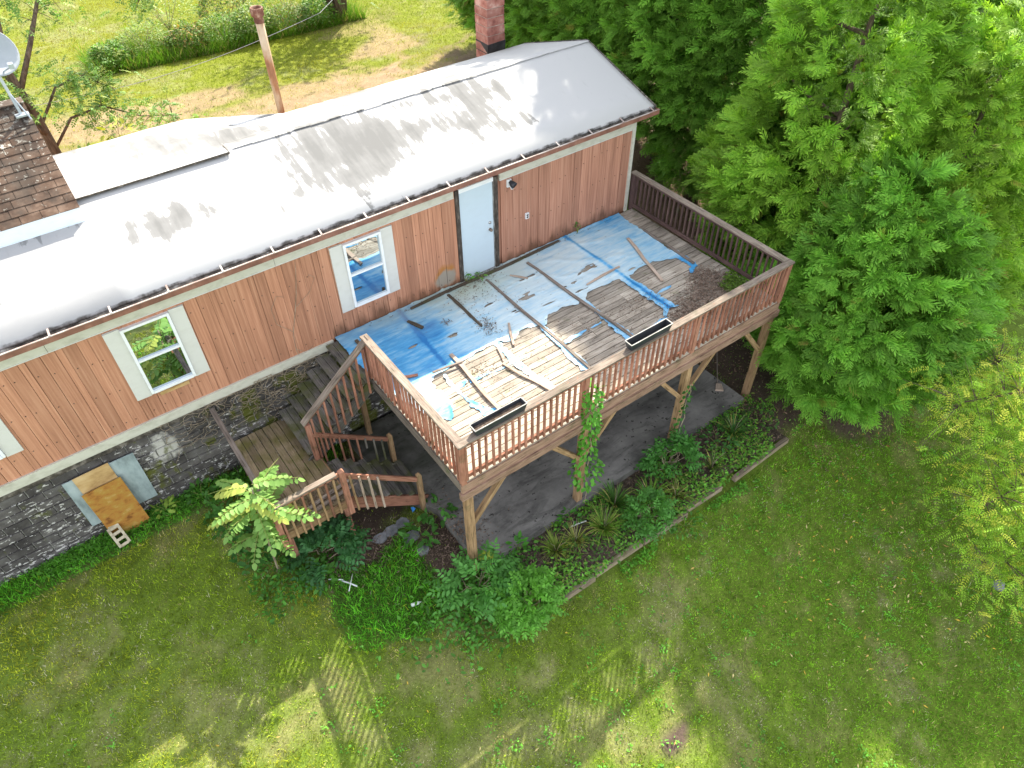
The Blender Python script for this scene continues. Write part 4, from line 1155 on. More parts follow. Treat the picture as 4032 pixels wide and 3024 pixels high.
batten((4.31, -0.92), (4.28, -2.52), 0.065, 0.03, M['grey'], 'grey strip holding the right edge of the tarp')
batten((-1.39, -0.17), (2.49, -0.12), 0.07, 0.03, M['dkwood'], 'very long dark strip along the foot of the house wall')
batten((0.87, -0.47), (1.09, -0.80), 0.055, 0.02, M['pale'], 'small splintered scrap on the greenish tarp before the door')
batten((-2.55, -1.75), (-2.26, -1.90), 0.06, 0.022, M['red'], 'short red-brown scrap beside the left railing')
batten((-0.66, -2.15), (-0.79, -2.55), 0.04, 0.015, M['pale'], 'tiny pale sliver beside the middle blue tarp strip')
batten((-2.71, -0.37), (-2.71, -0.56), 0.07, 0.04, M['dkwood'], 'dark wood stub at the top of the stairs by the wall')

# ------------------------------------------------------------------ planters on the front rail
def planter(x0, x1, label, soil):
    yc = RF + 0.03; t = thing('planter_box', ((x0 + x1) / 2, yc, 0.952), label, 'planter', 'planters on the front railing')
    g = G(); z0, z1 = 0.953, 1.10; a, b = 0.062, 0.085
    L = (x1 - x0) / 2; xc = (x0 + x1) / 2
    o = [(xc + sx * (L - 0.03), yc + sy * a, z0) for sx, sy in ((-1, -1), (1, -1), (1, 1), (-1, 1))] + [(xc + sx * L, yc + sy * b, z1) for sx, sy in ((-1, -1), (1, -1), (1, 1), (-1, 1))] + \
        [(xc + sx * (L - 0.014), yc + sy * (b - 0.012), z1) for sx, sy in ((-1, -1), (1, -1), (1, 1), (-1, 1))] + [(xc + sx * (L - 0.045), yc + sy * (a - 0.012), z0 + 0.012) for sx, sy in ((-1, -1), (1, -1), (1, 1), (-1, 1))]
    F = [(0, 3, 2, 1)]
    for k in range(4):
        n = (k + 1) % 4
        F += [(k, n, 4 + n, 4 + k), (4 + k, 4 + n, 8 + n, 8 + k), (8 + k, 8 + n, 12 + n, 12 + k)]
    F.append((12, 13, 14, 15))
    g.poly(o, F, [(0, 0)] * 16); g.build('trough', M['planter'], t)
    r = G()
    for sy in (-1, 1): r.beam((x0, yc + sy * (b - 0.004), z1 + 0.003), (x1, yc + sy * (b - 0.004), z1 + 0.003), 0.016, 0.01)
    for xx in (x0, x1): r.beam((xx, yc - b - 0.004, z1 + 0.002), (xx, yc + b + 0.004, z1 + 0.002), 0.016, 0.009)
    r.build('rim', M['planterrim'], t)
    if soil:
        G().box((xc, yc, z0 + 0.055), (2 * L - 0.06, 2 * a + 0.0, 0.05)).build('soil', M['soil'], t)
planter(-2.67, -1.70, 'long black planter trough with soil near the front left deck corner', True)
planter(0.50, 1.46, 'long black empty planter trough on the middle of the front railing', False)

# ------------------------------------------------------------------ foliage tools
def unit(a): return a / (np.linalg.norm(a, axis=-1, keepdims=True) + 1e-9)
def frames(d, up):
    d = unit(d); s = unit(np.cross(up, d)); n = np.cross(d, s)
    return np.stack([d, s, n], -1)             # columns: axis, side, normal
def inst(tmpl, pos, d, up, sc, col, tip=None):
    tv, tt, tw = tmpl
    n = len(pos); k = len(tv)
    B = frames(d, up)
    sc = np.asarray(sc, float).reshape(-1, 1) if np.ndim(sc) < 2 else sc
    loc = tv[None, :, :] * (sc[:, :, None] if sc.shape[1] == 1 else sc[:, None, :])
    V = np.einsum('nij,nkj->nki', B, loc) + pos[:, None, :]
    T = (tt[None] + (np.arange(n) * k)[:, None, None]).reshape(-1, 3)
    C = np.repeat(col[:, None, :], k, 1)
    if tip is not None: C = C * (1 - tw[None, :, None] * 0.7) + (tip if np.ndim(tip) == 1 else tip[:, None, :]) * tw[None, :, None] * 0.7
    return V.reshape(-1, 3), T, C.reshape(-1, 3)
def join(parts):
    V, T, C = [], [], []; o = 0
    for v, t, c in parts:
        V.append(v); T.append(t + o); C.append(c); o += len(v)
    return np.concatenate(V), np.concatenate(T), np.concatenate(C)
LEAF = (np.array([(0, 0, 0), (.3, .24, .03), (.3, -.24, .03), (.68, .2, .0), (.68, -.2, .0), (1, 0, -.08), (.5, 0, -.03)], float),
        np.array([(0, 2, 6), (0, 6, 1), (1, 6, 3), (2, 4, 6), (3, 6, 5), (4, 5, 6)]), np.array([0, .2, .2, .5, .5, 1, .3]))
SLIM = (np.array([(0, 0, 0), (.4, .15, .02), (.4, -.15, .02), (1, 0, -.05)], float), np.array([(0, 2, 1), (1, 2, 3)]), np.array([0, .4, .4, 1.]))
def spray_template(seed=0):
    r = np.random.default_rng(seed); V = []; T = []; W = []
    def tri(a, b, wd, w0, w1, z0=0.0, z1=0.0):
        a = np.array(a); b = np.array(b); d = b - a; L = np.hypot(*d); p = np.array([-d[1], d[0]]) / L * wd / 2
        m_ = a + d * 0.55; k = len(V)
        V.extend([(*(a), z0), (*(m_ + p), (z0 + z1) / 2 + .01), (*(m_ - p), (z0 + z1) / 2 + .01), (*b, z1)]); T.extend([(k, k + 2, k + 1), (k + 1, k + 2, k + 3)]); W.extend([w0, (w0 + w1) / 2, (w0 + w1) / 2, w1])
    tri((0, 0), (1.0, 0.03), .05, 0, 1, 0, -.10)
    for i in range(8):
        x = 0.08 + i * 0.112; L = 0.50 * (1 - 0.62 * (x - 0.1)) * r.uniform(.7, 1.2)
        s = 1 if i % 2 else -1
        for sg in ((s,) if i > 5 else (s, -s)):
            an = sg * r.uniform(.45, .75); q = x + (0.05 if sg != s else 0)
            tri((q, 0), (q + L * math.cos(an), L * math.sin(an)), .07, .25, 1, -.10 * q * q, -.10 * q * q + r.uniform(-.10, .06))
    return np.array(V, float), np.array(T), np.array(W)
SPRAYS = [spray_template(i) for i in range(3)]
def conifer_crown(name, cx, cy, z0, z1, rmax, parent, seed, nclump=420, per=20, size=0.30, col=(0.055, 0.135, 0.025), belly=0.33, col2=(0.15, 0.27, 0.05), open_=0.0):
    r = np.random.default_rng(seed)
    H = z1 - z0
    def prof(t):
        a = np.clip(t / belly, 0, 1) ** 0.55; b = np.clip((1 - t) / (1 - belly), 0, 1) ** 0.72
        return rmax * np.minimum(a * 0.35 + 0.65, 1) * np.where(t < belly, 1, b)
    t = r.random(nclump * 3); keep = r.random(nclump * 3) < (prof(t) / rmax); t = t[keep][:nclump]; n = len(t)
    az = r.random(n) * 2 * np.pi
    lump = 0.86 + 0.26 * vnoise(az * 1.6, t * 7, 1.0, seed)
    rad = prof(t) * lump * np.where(r.random(n) < 0.16, r.uniform(.5, .8, n), r.uniform(.88, 1.04, n))
    c = np.stack([cx + rad * np.cos(az), cy + rad * np.sin(az), z0 + t * H], -1)
    out = np.stack([np.cos(az), np.sin(az), 0.55 * t + 0.12], -1)
    cb = r.uniform(.5, 1.4, n); hue = r.random(n)
    pp = np.repeat(c, per, 0); oo = np.repeat(unit(out), per, 0); N = len(pp)
    cs = np.repeat(r.uniform(.6, 1.15, n), per)[:, None]
    u = r.uniform(-.38, .30, (N, 1)) * cs
    rp = r.normal(0, 1, (N, 3)); rp = unit(rp - oo * (rp * oo).sum(1, keepdims=True))
    pos = pp + oo * u + rp * np.abs(r.normal(0, .075, (N, 1))) * cs
    d = oo * 0.75 + rp * r.uniform(.25, 1.0, (N, 1)) * np.array([1, 1, .75]) + np.array([0, 0, .10]) - np.array([0, 0, 1]) * r.uniform(0, .35, (N, 1))
    up = np.array([0, 0, 1.0]) * 0.8 + oo * 0.8 + r.normal(0, .35, (N, 3))
    colr = np.array(col)[None] * np.repeat(cb, per)[:, None] * r.uniform(.8, 1.2, (N, 1))
    h = np.repeat(hue, per)[:, None]
    colr = colr * (1 - 0.18 * h) + np.array(col2)[None] * 0.18 * h
    brown = r.random(N) < 0.012
    colr[brown] = (0.22, 0.11, 0.04)
    tipc = np.array(col2)[None] * np.repeat(cb, per)[:, None] * np.ones((N, 1))  # light tips over dark bases: sunlit spray ends put into the colour
    parts = []
    for k in range(3):
        mk = np.arange(N) % 3 == k
        parts.append(inst(SPRAYS[k], pos[mk], d[mk], up[mk], size * r.uniform(.7, 1.25, mk.sum()), colr[mk], tipc[mk]))
    V, T, C = join(parts)
    return np_mesh(name, V, T, C, M['conifer'], parent)
def trunk(parent, x, y, z0, z1, r0, seed, limbs=8, reach=1.2, lz=(0.15, 0.8)):
    r = np.random.default_rng(seed); g = G(); g.smooth = True
    pts = [(x + 0.08 * math.sin(i * 1.7 + seed) * i / 6, y + 0.08 * math.cos(i * 1.3 + seed) * i / 6, z0 - 0.1 + (z1 - z0) * i / 6) for i in range(7)]
    g.tube(pts, [r0 * (1.25 if i == 0 else 1 - 0.14 * i) for i in range(7)], 9)
    for k in range(limbs):
        f = r.uniform(*lz); zz = z0 + (z1 - z0) * f; az = r.random() * 6.28; L = reach * r.uniform(.6, 1.1)
        g.tube([(x, y, zz), (x + .5 * L * math.cos(az), y + .5 * L * math.sin(az), zz + .15 * L), (x + L * math.cos(az), y + L * math.sin(az), zz + .42 * L)], [r0 * .35, r0 * .22, r0 * .08], 6)
    return g.build('trunk', M['bark'], parent)
def conifer_tree(name, x, y, z1, rmax, label, seed, crown_z=None, group=None, **kw):
    zb = float(gz(x, y)); t = thing(name, (x, y, zb), label, 'conifer', group)
    trunk(t, x, y, zb, z1 - 1.0, 0.15, seed, 6, rmax * 0.6)
    conifer_crown('crown', x, y, (zb + 0.25) if crown_z is None else crown_z, z1, rmax, t, seed, **kw)
    return t
conifer_tree('arborvitae', 8.35, -2.5, 7.5, 2.45, 'tall bright green conifer at the right end of the deck', 101, nclump=900, per=18, size=.34, col=(0.06, 0.215, 0.022), col2=(0.39, 0.62, 0.065))
conifer_tree('arborvitae', 7.25, -5.0, 2.4, 2.25, 'low rounded green conifer nearest the lawn, right of the flower bed', 102, nclump=780, per=18, size=.33, belly=0.45, col=(0.052, 0.21, 0.025), col2=(0.30, 0.57, 0.07))
conifer_tree('arborvitae', 9.3, -4.8, 4.8, 2.05, 'bright feathery conifer cut by the right photo edge', 103, nclump=660, per=18, size=.34, col=(0.065, 0.22, 0.022), col2=(0.43, 0.64, 0.07))
# tall screen behind the right end of the house: two crowns, copied
hedge = [(9.5, 12.6), (9.3, 11.2), (9.4, 9.8), (9.2, 8.4), (9.3, 7.1), (9.1, 5.8), (9.3, 4.5), (9.0, 3.2), (9.4, 1.9), (9.7, 0.65)]  # last tree is added to shade the lawn
ordn = ['first', 'second', 'third', 'fourth', 'fifth', 'sixth', 'seventh', 'eighth', 'ninth', 'added for shade, tenth']
hp = {}
for i, (hx, hy) in enumerate(hedge):
    lab = 'tall dark arborvitae of the screen row behind the house, %s from the chimney' % ordn[i]
    k = i % 2
    zb = float(gz(hx, hy))
    if k not in hp:
        t = thing('hedge_tree', (hx, hy, zb), lab, 'conifer', 'screen row of arborvitae')
        trunk(t, hx, hy, zb, 7.5, 0.15, 200 + i, 9, 0.9, (0.05, 0.8))
        conifer_crown('crown', hx, hy, zb + 1.0, 10.2 + k * 0.5, 1.42, t, 210 + i, nclump=720, per=12, size=0.37, col=(0.055, 0.20, 0.022), col2=(0.27, 0.50, 0.06), belly=0.3)
        hp[k] = t
    else:
        src = hp[k]; t = src.copy(); COL.objects.link(t); t.location = (hx, hy, zb); t.rotation_euler = (0, 0, 1.1 * i); WL[t] = V3((hx, hy, zb)); t['label'] = lab
        for ch in src.children:
            c = ch.copy(); COL.objects.link(c); c.parent = t
for i, (hx, hy, s, lab) in enumerate(((12.6, 0.6, 0.75, 'dark conifer in the top right background, left one'), (13.2, -1.9, 0.72, 'dark conifer in the top right background, right one'), (13.6, -4.6, 0.8, 'added unseen conifer far right, shading the lawn'))):  # third one stands out of view, added to shade the right lawn
    src = hp[i % 2]; t = src.copy(); COL.objects.link(t); t.location = (hx, hy, float(gz(hx, hy)) - 0.2); t.scale = (1.35, 1.35, s); t.rotation_euler = (0, 0, 2.3 * i + 0.4); t['label'] = lab; t['group'] = 'background conifers on the right'
    for ch in src.children:
        c = ch.copy(); COL.objects.link(c); c.parent = t

# ------------------------------------------------------------------ lawn grass
def in_view(P, mx=1.2):
    d = P - np.array(cam.location); z = d @ np.array(cF); f = cam_d.lens / 36.0
    u = (d @ np.array(cR)) / z * f * 2; v = (d @ np.array(cU)) / z * f * 2
    return (z > 0.5) & (np.abs(u) < mx) & (np.abs(v) < 0.75 * mx)
def blades(P, h, wd, lean, col, seed, curl=0.0):
    r = np.random.default_rng(seed); n = len(P)
    az = r.random(n) * 2 * np.pi
    sx = np.stack([np.cos(az), np.sin(az), 0 * az], -1)
    la = r.random(n) * 2 * np.pi
    ld = np.stack([np.cos(la), np.sin(la), 0 * la], -1) * (lean * r.uniform(.3, 1.3, n))[:, None]
    tip = P + ld * h[:, None] + np.array([0, 0, 1]) * (h * r.uniform(.5, 1.0, n))[:, None]
    b0 = P - sx * wd[:, None] / 2 - np.array([0, 0, .01]); b1 = P + sx * wd[:, None] / 2 - np.array([0, 0, .01])
    V = np.stack([b0, b1, tip], 1).reshape(-1, 3)
    T = np.arange(n * 3).reshape(-1, 3)
    C = np.repeat(col, 3, 0)
    return V, T, C
def lawn():
    r = np.random.default_rng(301)
    n = 620000
    x = r.uniform(-13, 11, n); y = r.uniform(-13.5, -0.05, n)
    P = np.stack([x, y, gz(x, y)], -1)
    ok = in_view(P) & ~((x > SLAB[0] - 0.05) & (x < SLAB[1] + 0.15) & (y > BED[2] - 0.12)) & ~((x > BED[0]) & (x < BED[1] + .2) & (y > BED[2] - 0.12) & (y < -4)) & ~((x > SLAB[0] - 0.6) & (x < 0) & (y > -2.4))
    x, y, P = x[ok], y[ok], P[ok]
    dry, bare, lush = cover(x, y)
    ok = r.random(len(x)) > bare * 0.93
    x, y, P, dry, bare, lush = x[ok], y[ok], P[ok], dry[ok], bare[ok], lush[ok]
    n = len(x)
    tone = fbm(x, y, 0.45, 311, 3); fine = fbm(x, y, 5.0, 317, 3)
    gr = np.array([0.25, 0.36, 0.022]); gr2 = np.array([0.17, 0.375, 0.024]); ye = np.array([0.40, 0.41, 0.035]); dr = np.array([0.42, 0.36, 0.17]); gy = np.array([0.40, 0.375, 0.28])
    right = sstep(-3, 3, x)[:, None]
    c = gr * (1 - right) + gr2 * right
    lf = (sstep(0.4, 0.62, tone) * sstep(-2, -5, x))[:, None]
    c = c * (1 - lf * .7) + ye * lf * .7
    isdry = r.random(n) < (dry * 0.47 + 0.08)
    pick = np.where((fbm(x, y, 1.1, 331, 3) > 0.5)[:, None], dr, gy)
    c = np.where(isdry[:, None], pick, c)
    lg = np.array([0.13, 0.42, 0.03])
    c = np.where((lush[:, None] > 0.35) & (r.random(n)[:, None] < 0.93), lg, c)
    c = c * r.uniform(.35, 1.6, (n, 1)) * (0.35 + 1.3 * fbm(x, y, 11.0, 319, 2))[:, None] * (0.75 + 0.5 * fine)[:, None]
    h = r.uniform(.025, .08, n) * (1 - 0.3 * dry) * (0.45 + 1.1 * fbm(x, y, 5.5, 323, 2)) + lush * r.uniform(.0, .13, n)
    wd = r.uniform(.008, .020, n) * (1 + .1 * lush)
    V, T, C = blades(P, h, wd, 0.8, c, 302)
    o = np_mesh('lawn_grass', V, T, C, M['grass'], None, (-3, -6, -2.9))
    props(o, 'short patchy lawn grass in front of the house', 'grass', kind='stuff')
    # back yard
    n = 330000
    x = r.uniform(-14, 24, n); y = 4.7 + (r.random(n) ** 0.9) * 32
    P = np.stack([x, y, gz(x, y)], -1)
    ok = in_view(P) & (x < 11 + 0.4 * np.maximum(0, y - 13))
    x, y, P = x[ok], y[ok], P[ok]
    dry, bare, lush = cover(x, y)
    ok = r.random(len(x)) > bare * 0.95
    x, y, P, dry = x[ok], y[ok], P[ok], dry[ok]; n = len(x)
    tone = fbm(x, y, 0.4, 341, 4)
    c = np.array([0.175, 0.235, 0.011]) * (1 - sstep(.45, .65, tone)[:, None]) + np.array([0.28, 0.27, 0.02]) * sstep(.45, .65, tone)[:, None]
    c = np.where((r.random(n) < dry * 0.35)[:, None], np.array([0.22, 0.17, 0.08]), c) * r.uniform(.6, 1.4, (n, 1))
    V, T, C = blades(P, r.uniform(.04, .10, n), r.uniform(.014, .03, n), 0.9, c, 303)
    o = np_mesh('yard_grass', V, T, C, M['grass'], None, (4, 16, -1))
    props(o, 'sunny yellow-green grass in the yard behind the house', 'grass', kind='stuff')
lawn()
def fallen_leaves():
    r = np.random.default_rng(351); n = 250
    x = np.concatenate([r.normal(5.0, 2.3, n), r.uniform(-8, 6, 60)]); y = np.concatenate([r.normal(-9.0, 1.5, n), r.uniform(-9, -4, 60)])
    ok = (y < -5.95) | ((x < -3.5) & (y < -3.5)); x, y = x[ok], y[ok]; n = len(x)
    P = np.stack([x, y, gz(x, y) + 0.045], -1)
    d = np.stack([r.normal(size=n), r.normal(size=n), r.normal(0, .25, n)], -1); up = np.array([0, 0, 1.0]) + r.normal(0, .35, (n, 3))
    base = np.array([(0.52, 0.36, 0.06), (0.46, 0.30, 0.10), (0.55, 0.46, 0.22), (0.30, 0.13, 0.06)])[r.choice(4, n, p=[.42, .25, .25, .08])]
    V, T, C = inst(SLIM, P, d, up, r.uniform(.06, .11, n), base * r.uniform(.8, 1.2, (n, 1)))
    props(np_mesh('fallen_leaves', V, T, C, M['litter'], None, (4, -9, -3.7)), 'yellow fallen leaves scattered over the lawn', 'leaves', kind='stuff')
fallen_leaves()

# ------------------------------------------------------------------ leafy plants
def pinnate(base, d, up, L, pairs, ll, col, r, droop=0.35, wd=1.0, taper=True):
    """leaflet instances along curved rachises: base (n,3), d (n,3)"""
    n = len(base); d = unit(d); P = []; D = []; U = []; S = []; C = []
    L = np.broadcast_to(np.asarray(L, float), (n,)); side = unit(np.cross(up, d)); nrm = np.cross(d, side)
    for i in range(pairs):
        f = (i + 0.6) / pairs
        p = base + d * (L * f)[:, None] - np.array([0, 0, 1]) * (L * droop * f * f)[:, None]
        dd = unit(d - np.array([0, 0, 1]) * (2 * droop * f))
        k = ll * (1 - 0.35 * abs(f - 0.45) * 2 * (1 if taper else 0))
        for s in (-1, 1):
            P.append(p); D.append(side * s * 0.95 + dd * 0.38 + r.normal(0, .10, (n, 3)) - np.array([0, 0, .15])); U.append(nrm + r.normal(0, .22, (n, 3)))
            S.append(k * r.uniform(.85, 1.12, n)); C.append(col * r.uniform(.82, 1.18, (n, 1)))
    p = base + d * L[:, None] - np.array([0, 0, 1]) * (L * droop)[:, None]
    P.append(p); D.append(unit(d - np.array([0, 0, 1]) * 2 * droop)); U.append(nrm); S.append(np.full(n, ll * .9)); C.append(col)
    P, D, U, S, C = map(np.concatenate, (P, D, U, S, C))
    sc = np.stack([S, S * wd, S], -1)
    return P, D, U, sc, C
def leaf_blob(name, parent, c, rad, n, size, col, seed, tmpl=LEAF, up=0.7, mat=None, col2=None, flat=1.0):
    r = np.random.default_rng(seed)
    u = unit(r.normal(size=(n, 3))); u[:, 2] = np.abs(u[:, 2]) * 1.0 - 0.25
    rr = r.uniform(.45, 1.0, n) ** .5 * (0.8 + 0.4 * vnoise(np.arctan2(u[:, 1], u[:, 0]) * 2, u[:, 2] * 3, 1, seed))
    P = np.array(c) + u * rr[:, None] * np.array(rad)
    d = u + r.normal(0, .6, (n, 3)); d[:, 2] *= .5; U = np.array([0, 0, up]) + u * .5 + r.normal(0, .3, (n, 3))
    cc = np.array(col) * r.uniform(.65, 1.35, (n, 1))
    if col2 is not None: cc = np.where((r.random(n) < .25)[:, None], np.array(col2) * r.uniform(.8, 1.2, (n, 1)), cc)
    V, T, C = inst(tmpl, P, d, U, size * r.uniform(.6, 1.25, n), cc)
    return np_mesh(name, V, T, C, mat or M['leaf'], parent)
def stems(parent, base, tips, r0, mat=None, name='stem', bend=0.15):
    g = G(); g.smooth = True; b = V3(base)
    for tp in tips:
        tp = V3(tp); mid = (b + tp) / 2 + V3((random.uniform(-bend, bend), random.uniform(-bend, bend), bend * 0.6))
        g.tube([b, mid, tp], [r0, r0 * .7, r0 * .35], 6)
    return g.build(name, mat or M['stem'], parent)
# tree-of-heaven sapling at the landing
def sapling():
    r = np.random.default_rng(401)
    t = thing('sapling', (-5.85, -2.55, -2.55), 'sunlit sapling with long feathered leaves over the landing rail', 'sapling')
    top = np.array([-5.68, -2.42, -0.08])
    g = G(); g.smooth = True; g.tube([(-5.85, -2.55, -2.6), (-5.78, -2.48, -1.3), tuple(top)], [.022, .018, .010], 7); g.build('stem', M['stem'], t)
    n = 24
    az = np.arange(n) * 2.4 + r.normal(0, .3, n)
    dirs = np.stack([np.cos(az), np.sin(az), r.uniform(-.15, .45, n)], -1)
    base = top + r.normal(0, .05, (n, 3)) - np.array([0, 0, 1]) * (np.arange(n) * .045)[:, None]
    col = np.where((np.arange(n) % 4 == 1)[:, None], np.array([.38, .44, .10]), np.array([.20, .36, .09]))
    P, D, U, S, C = pinnate(base, dirs, np.array([0, 0, 1.0]) + 0 * dirs, r.uniform(.5, .85, n), 9, .165, col, r, .40, 1.35)
    V, T, Cc = inst(LEAF, P, D, U, S, C)
    np_mesh('foliage', V, T, Cc, M['leaf'], t)
    g = G()
    for b, d in zip(base, dirs):
        d = d / np.linalg.norm(d); g.tube([tuple(b), tuple(b + d * .4 - np.array([0, 0, .06])), tuple(b + d * .72 - np.array([0, 0, .24]))], [.006, .005, .003], 5)
    g.build('leaf_stalks', M['leafstalk'], t)
M['leafstalk'] = mk_simple('leaf_stalk', [(0.16, 0.2, 0.05), (0.25, 0.28, 0.08)], 4)
sapling()
def pinnate_bush(name, label, c, rad, n, L, pairs, ll, col, seed, base, wd=.95, cat='bush'):
    r = np.random.default_rng(seed); t = thing(name, base, label, cat)
    u = unit(r.normal(size=(n, 3))); u[:, 2] = np.abs(u[:, 2]) * 1.1 - .3
    P0 = np.array(c) + u * np.array(rad) * r.uniform(.5, 1.0, (n, 1))
    d = u * 1.0 + r.normal(0, .4, (n, 3)) + np.array([0, 0, .1])
    cc = np.array(col) * r.uniform(.7, 1.35, (n, 1))
    P, D, U, S, C = pinnate(P0, d, np.array([0, 0, 1.0]) + .4 * u + r.normal(0, .2, (n, 3)), L * r.uniform(.7, 1.2, n), pairs, ll, cc, r, .25, wd)
    V, T, Cc = inst(LEAF, P, D, U, S, C)
    np_mesh('foliage', V, T, Cc, M['leaf'], t)
    tips = [tuple(np.array(c) + u[i] * np.array(rad) * .7) for i in range(0, n, max(1, n // 12))]
    stems(t, base, tips, .012)
    return t
pinnate_bush('bush', 'bright green leafy bush on the lawn before the front deck post', (-2.45, -5.45, -2.70), (.60, .50, .60), 260, .22, 4, .10, (.13, .34, .045), 411, (-2.45, -5.45, -3.1))
pinnate_bush('bush', 'bluish green bush with feathered leaves at the foot of the corner post', (-3.05, -4.80, -2.42), (.60, .42, .38), 80, .38, 5, .14, (.10, .28, .06), 412, (-3.0, -4.7, -2.9))
pinnate_bush('bush', 'dark green shrub growing out below the stair landing', (-4.95, -2.75, -2.15), (.60, .38, .35), 85, .34, 5, .14, (.05, .15, .05), 413, (-4.9, -2.5, -2.75))
pinnate_bush('bush', 'green bush in the flower bed leaning over the timber edging', (0.50, -5.50, -2.46), (.46, .40, .42), 170, .18, 3, .095, (.085, .24, .045), 414, (0.5, -5.4, -2.8))
pinnate_bush('bush', 'broad-leaved bush beside the third deck post', (1.75, -4.85, -2.42), (.62, .36, .34), 100, .24, 3, .125, (.07, .22, .04), 415, (1.75, -4.8, -2.8))
def weed(name, label, x, y, rad, h, n, size, col, seed, tmpl=LEAF, cat='weed', zb=None):
    z = float(gz(x, y)) if zb is None else zb
    t = thing(name, (x, y, z), label, cat)
    leaf_blob('foliage', t, (x, y, z + h * .55), (rad, rad, h * .55), n, size, col, seed, tmpl, 1.0)
    stems(t, (x, y, z - .02), [(x + rad * .6 * math.cos(k * 1.3), y + rad * .6 * math.sin(k * 1.3), z + h * .7) for k in range(5)], .007, M['leafstalk'], 'stem', .03)
weed('weed', 'rounded broad-leaf weed below the outer landing post, lowest in the photo', -5.30, -2.95, .30, .3, 46, .17, (.085, .24, .035), 421)
weed('weed', 'dark broad-leaf weed left of the landing post', -6.0, -2.05, .42, .4, 80, .15, (.04, .13, .025), 422)
weed('weed', 'broad-leaf weed patch under the long leaves of the sapling', -6.15, -1.2, .40, .35, 80, .13, (.05, .15, .025), 423)
weed('weed', 'yellow-green seedling beside the orange strand board', -7.05, -.25, .18, .3, 26, .12, (.22, .33, .05), 424)
weed('weed', 'leafy weed against the block wall right of the leaning boards', -6.35, -.35, .30, .3, 50, .12, (.055, .16, .025), 425)
weed('weed', 'broad-leaf weed at the bottom of the lower stair', -2.75, -2.95, .28, .35, 40, .17, (.07, .21, .035), 426, zb=-2.8)
weed('weed', 'broad-leaf weed between the grey stepping stones', -3.25, -3.15, .32, .3, 50, .15, (.07, .21, .035), 427)
weed('weed', 'small green seedling at the left foot of the door', .02, -.10, .09, .22, 14, .085, (.09, .25, .035), 428, zb=.0)
weed('weed', 'low green sprout in the debris before the door threshold', .32, -.15, .13, .12, 26, .06, (.11, .24, .04), 429, zb=.01)
weed('weed', 'small sprout at the wall near the blue tarp corner', 3.05, -.08, .10, .28, 18, .08, (.06, .17, .03), 430, zb=.0)
weed('weed', 'yellow-green climbing weed at the base of the corner post', -2.72, -4.62, .13, .85, 60, .08, (.25, .33, .04), 431, zb=-2.75)
weed('weed', 'bright broad-leaf sprig at the patio edge near the corner post', -1.95, -4.55, .16, .35, 20, .14, (.07, .24, .03), 432, zb=-2.75)
weed('weed', 'small leafy sprig at the patio edge beside the middle post', -.75, -4.60, .20, .25, 30, .11, (.06, .2, .03), 433, zb=-2.75)
weed('weed', 'low leafy patch in the bed near the white plastic stick', -1.1, -5.25, .38, .22, 90, .08, (.075, .17, .03), 434, zb=-2.78)
weed('weed', 'leafy patch in the flower bed near the middle of the timbers', -.5, -5.45, .42, .2, 100, .075, (.06, .16, .025), 435, zb=-2.78)
weed('weed', 'bright leafy patch spilling over the timber edging', 1.25, -5.9, .40, .2, 100, .08, (.08, .23, .03), 436)
weed('weed', 'leafy plant at the right end of the bed by the conifer', 3.1, -4.95, .38, .35, 80, .11, (.05, .15, .03), 437, zb=-2.78)
weed('weed', 'scrubby leaves under the low conifer at the bed end', 4.3, -5.1, .40, .3, 70, .1, (.06, .13, .03), 438, zb=-2.8)
def lily(x, y, label, seed, n=130, L=.5, col=(.10, .20, .03), z=-2.78):
    r = np.random.default_rng(seed); t = thing('daylily_clump', (x, y, z), label, 'plant', 'strappy plants in the flower bed')
    V = []; T = []; C = []; k = 0
    for i in range(n):
        az = r.random() * 6.283; le = L * r.uniform(.6, 1.2); out = r.uniform(.35, 1.0); w0 = r.uniform(.009, .016)
        d = np.array([math.cos(az), math.sin(az), 0]); s = np.array([-d[1], d[0], 0]); b = np.array([x, y, z]) + d * r.uniform(0, .07)
        c = np.array(col) * r.uniform(.6, 1.4) if r.random() > .15 else np.array([.32, .30, .09])
        for q in range(5):
            f = q / 4; p = b + d * (out * le * f) + np.array([0, 0, le * (1.15 * f - .85 * out * f * f)])
            w_ = w0 * (1 - .85 * f); V += [p - s * w_, p + s * w_]; C += [c * (1 + .5 * f)] * 2
            if q: T += [(k + 2 * q - 2, k + 2 * q - 1, k + 2 * q + 1), (k + 2 * q - 2, k + 2 * q + 1, k + 2 * q)]
        k += 10
    np_mesh('leaves', np.array(V), np.array(T), np.array(C), M['leaf'], t)
    g = G()
    for i in range(3):
        a = r.random() * 6.28; g.tube([(x, y, z), (x + .08 * math.cos(a), y + .08 * math.sin(a), z + .3), (x + .2 * math.cos(a), y + .2 * math.sin(a), z + .52)], [.005, .004, .003], 5)
    g.build('flower_stalk', M['stem'], t)
lily(0.22, -4.86, 'dark strappy lily clump just right of the middle post', 441, 150, .5, (.06, .15, .025))
lily(0.88, -5.18, 'yellow-green spiky lily clump in the middle of the bed', 442, 140, .52, (.13, .24, .03))
lily(-0.32, -5.15, 'sprawling lily clump between the white stick and the timbers', 443, 130, .5, (.12, .21, .03))
lily(-1.38, -4.98, 'yellowing lily clump at the patio edge left of the white stick', 444, 110, .42, (.13, .19, .03))
lily(-0.95, -5.05, 'thin pale lily clump beside the white stick', 445, 50, .45, (.22, .26, .06))
lily(3.55, -5.0, 'dark lily clump at the right end of the flower bed', 446, 130, .5, (.045, .12, .025))
lily(1.35, -5.45, 'brownish lily clump behind the timber edging, right of the bush', 447, 80, .42, (.12, .13, .035))
lily(2.5, -5.35, 'small lily clump near the right timbers', 448, 60, .4, (.08, .14, .03))
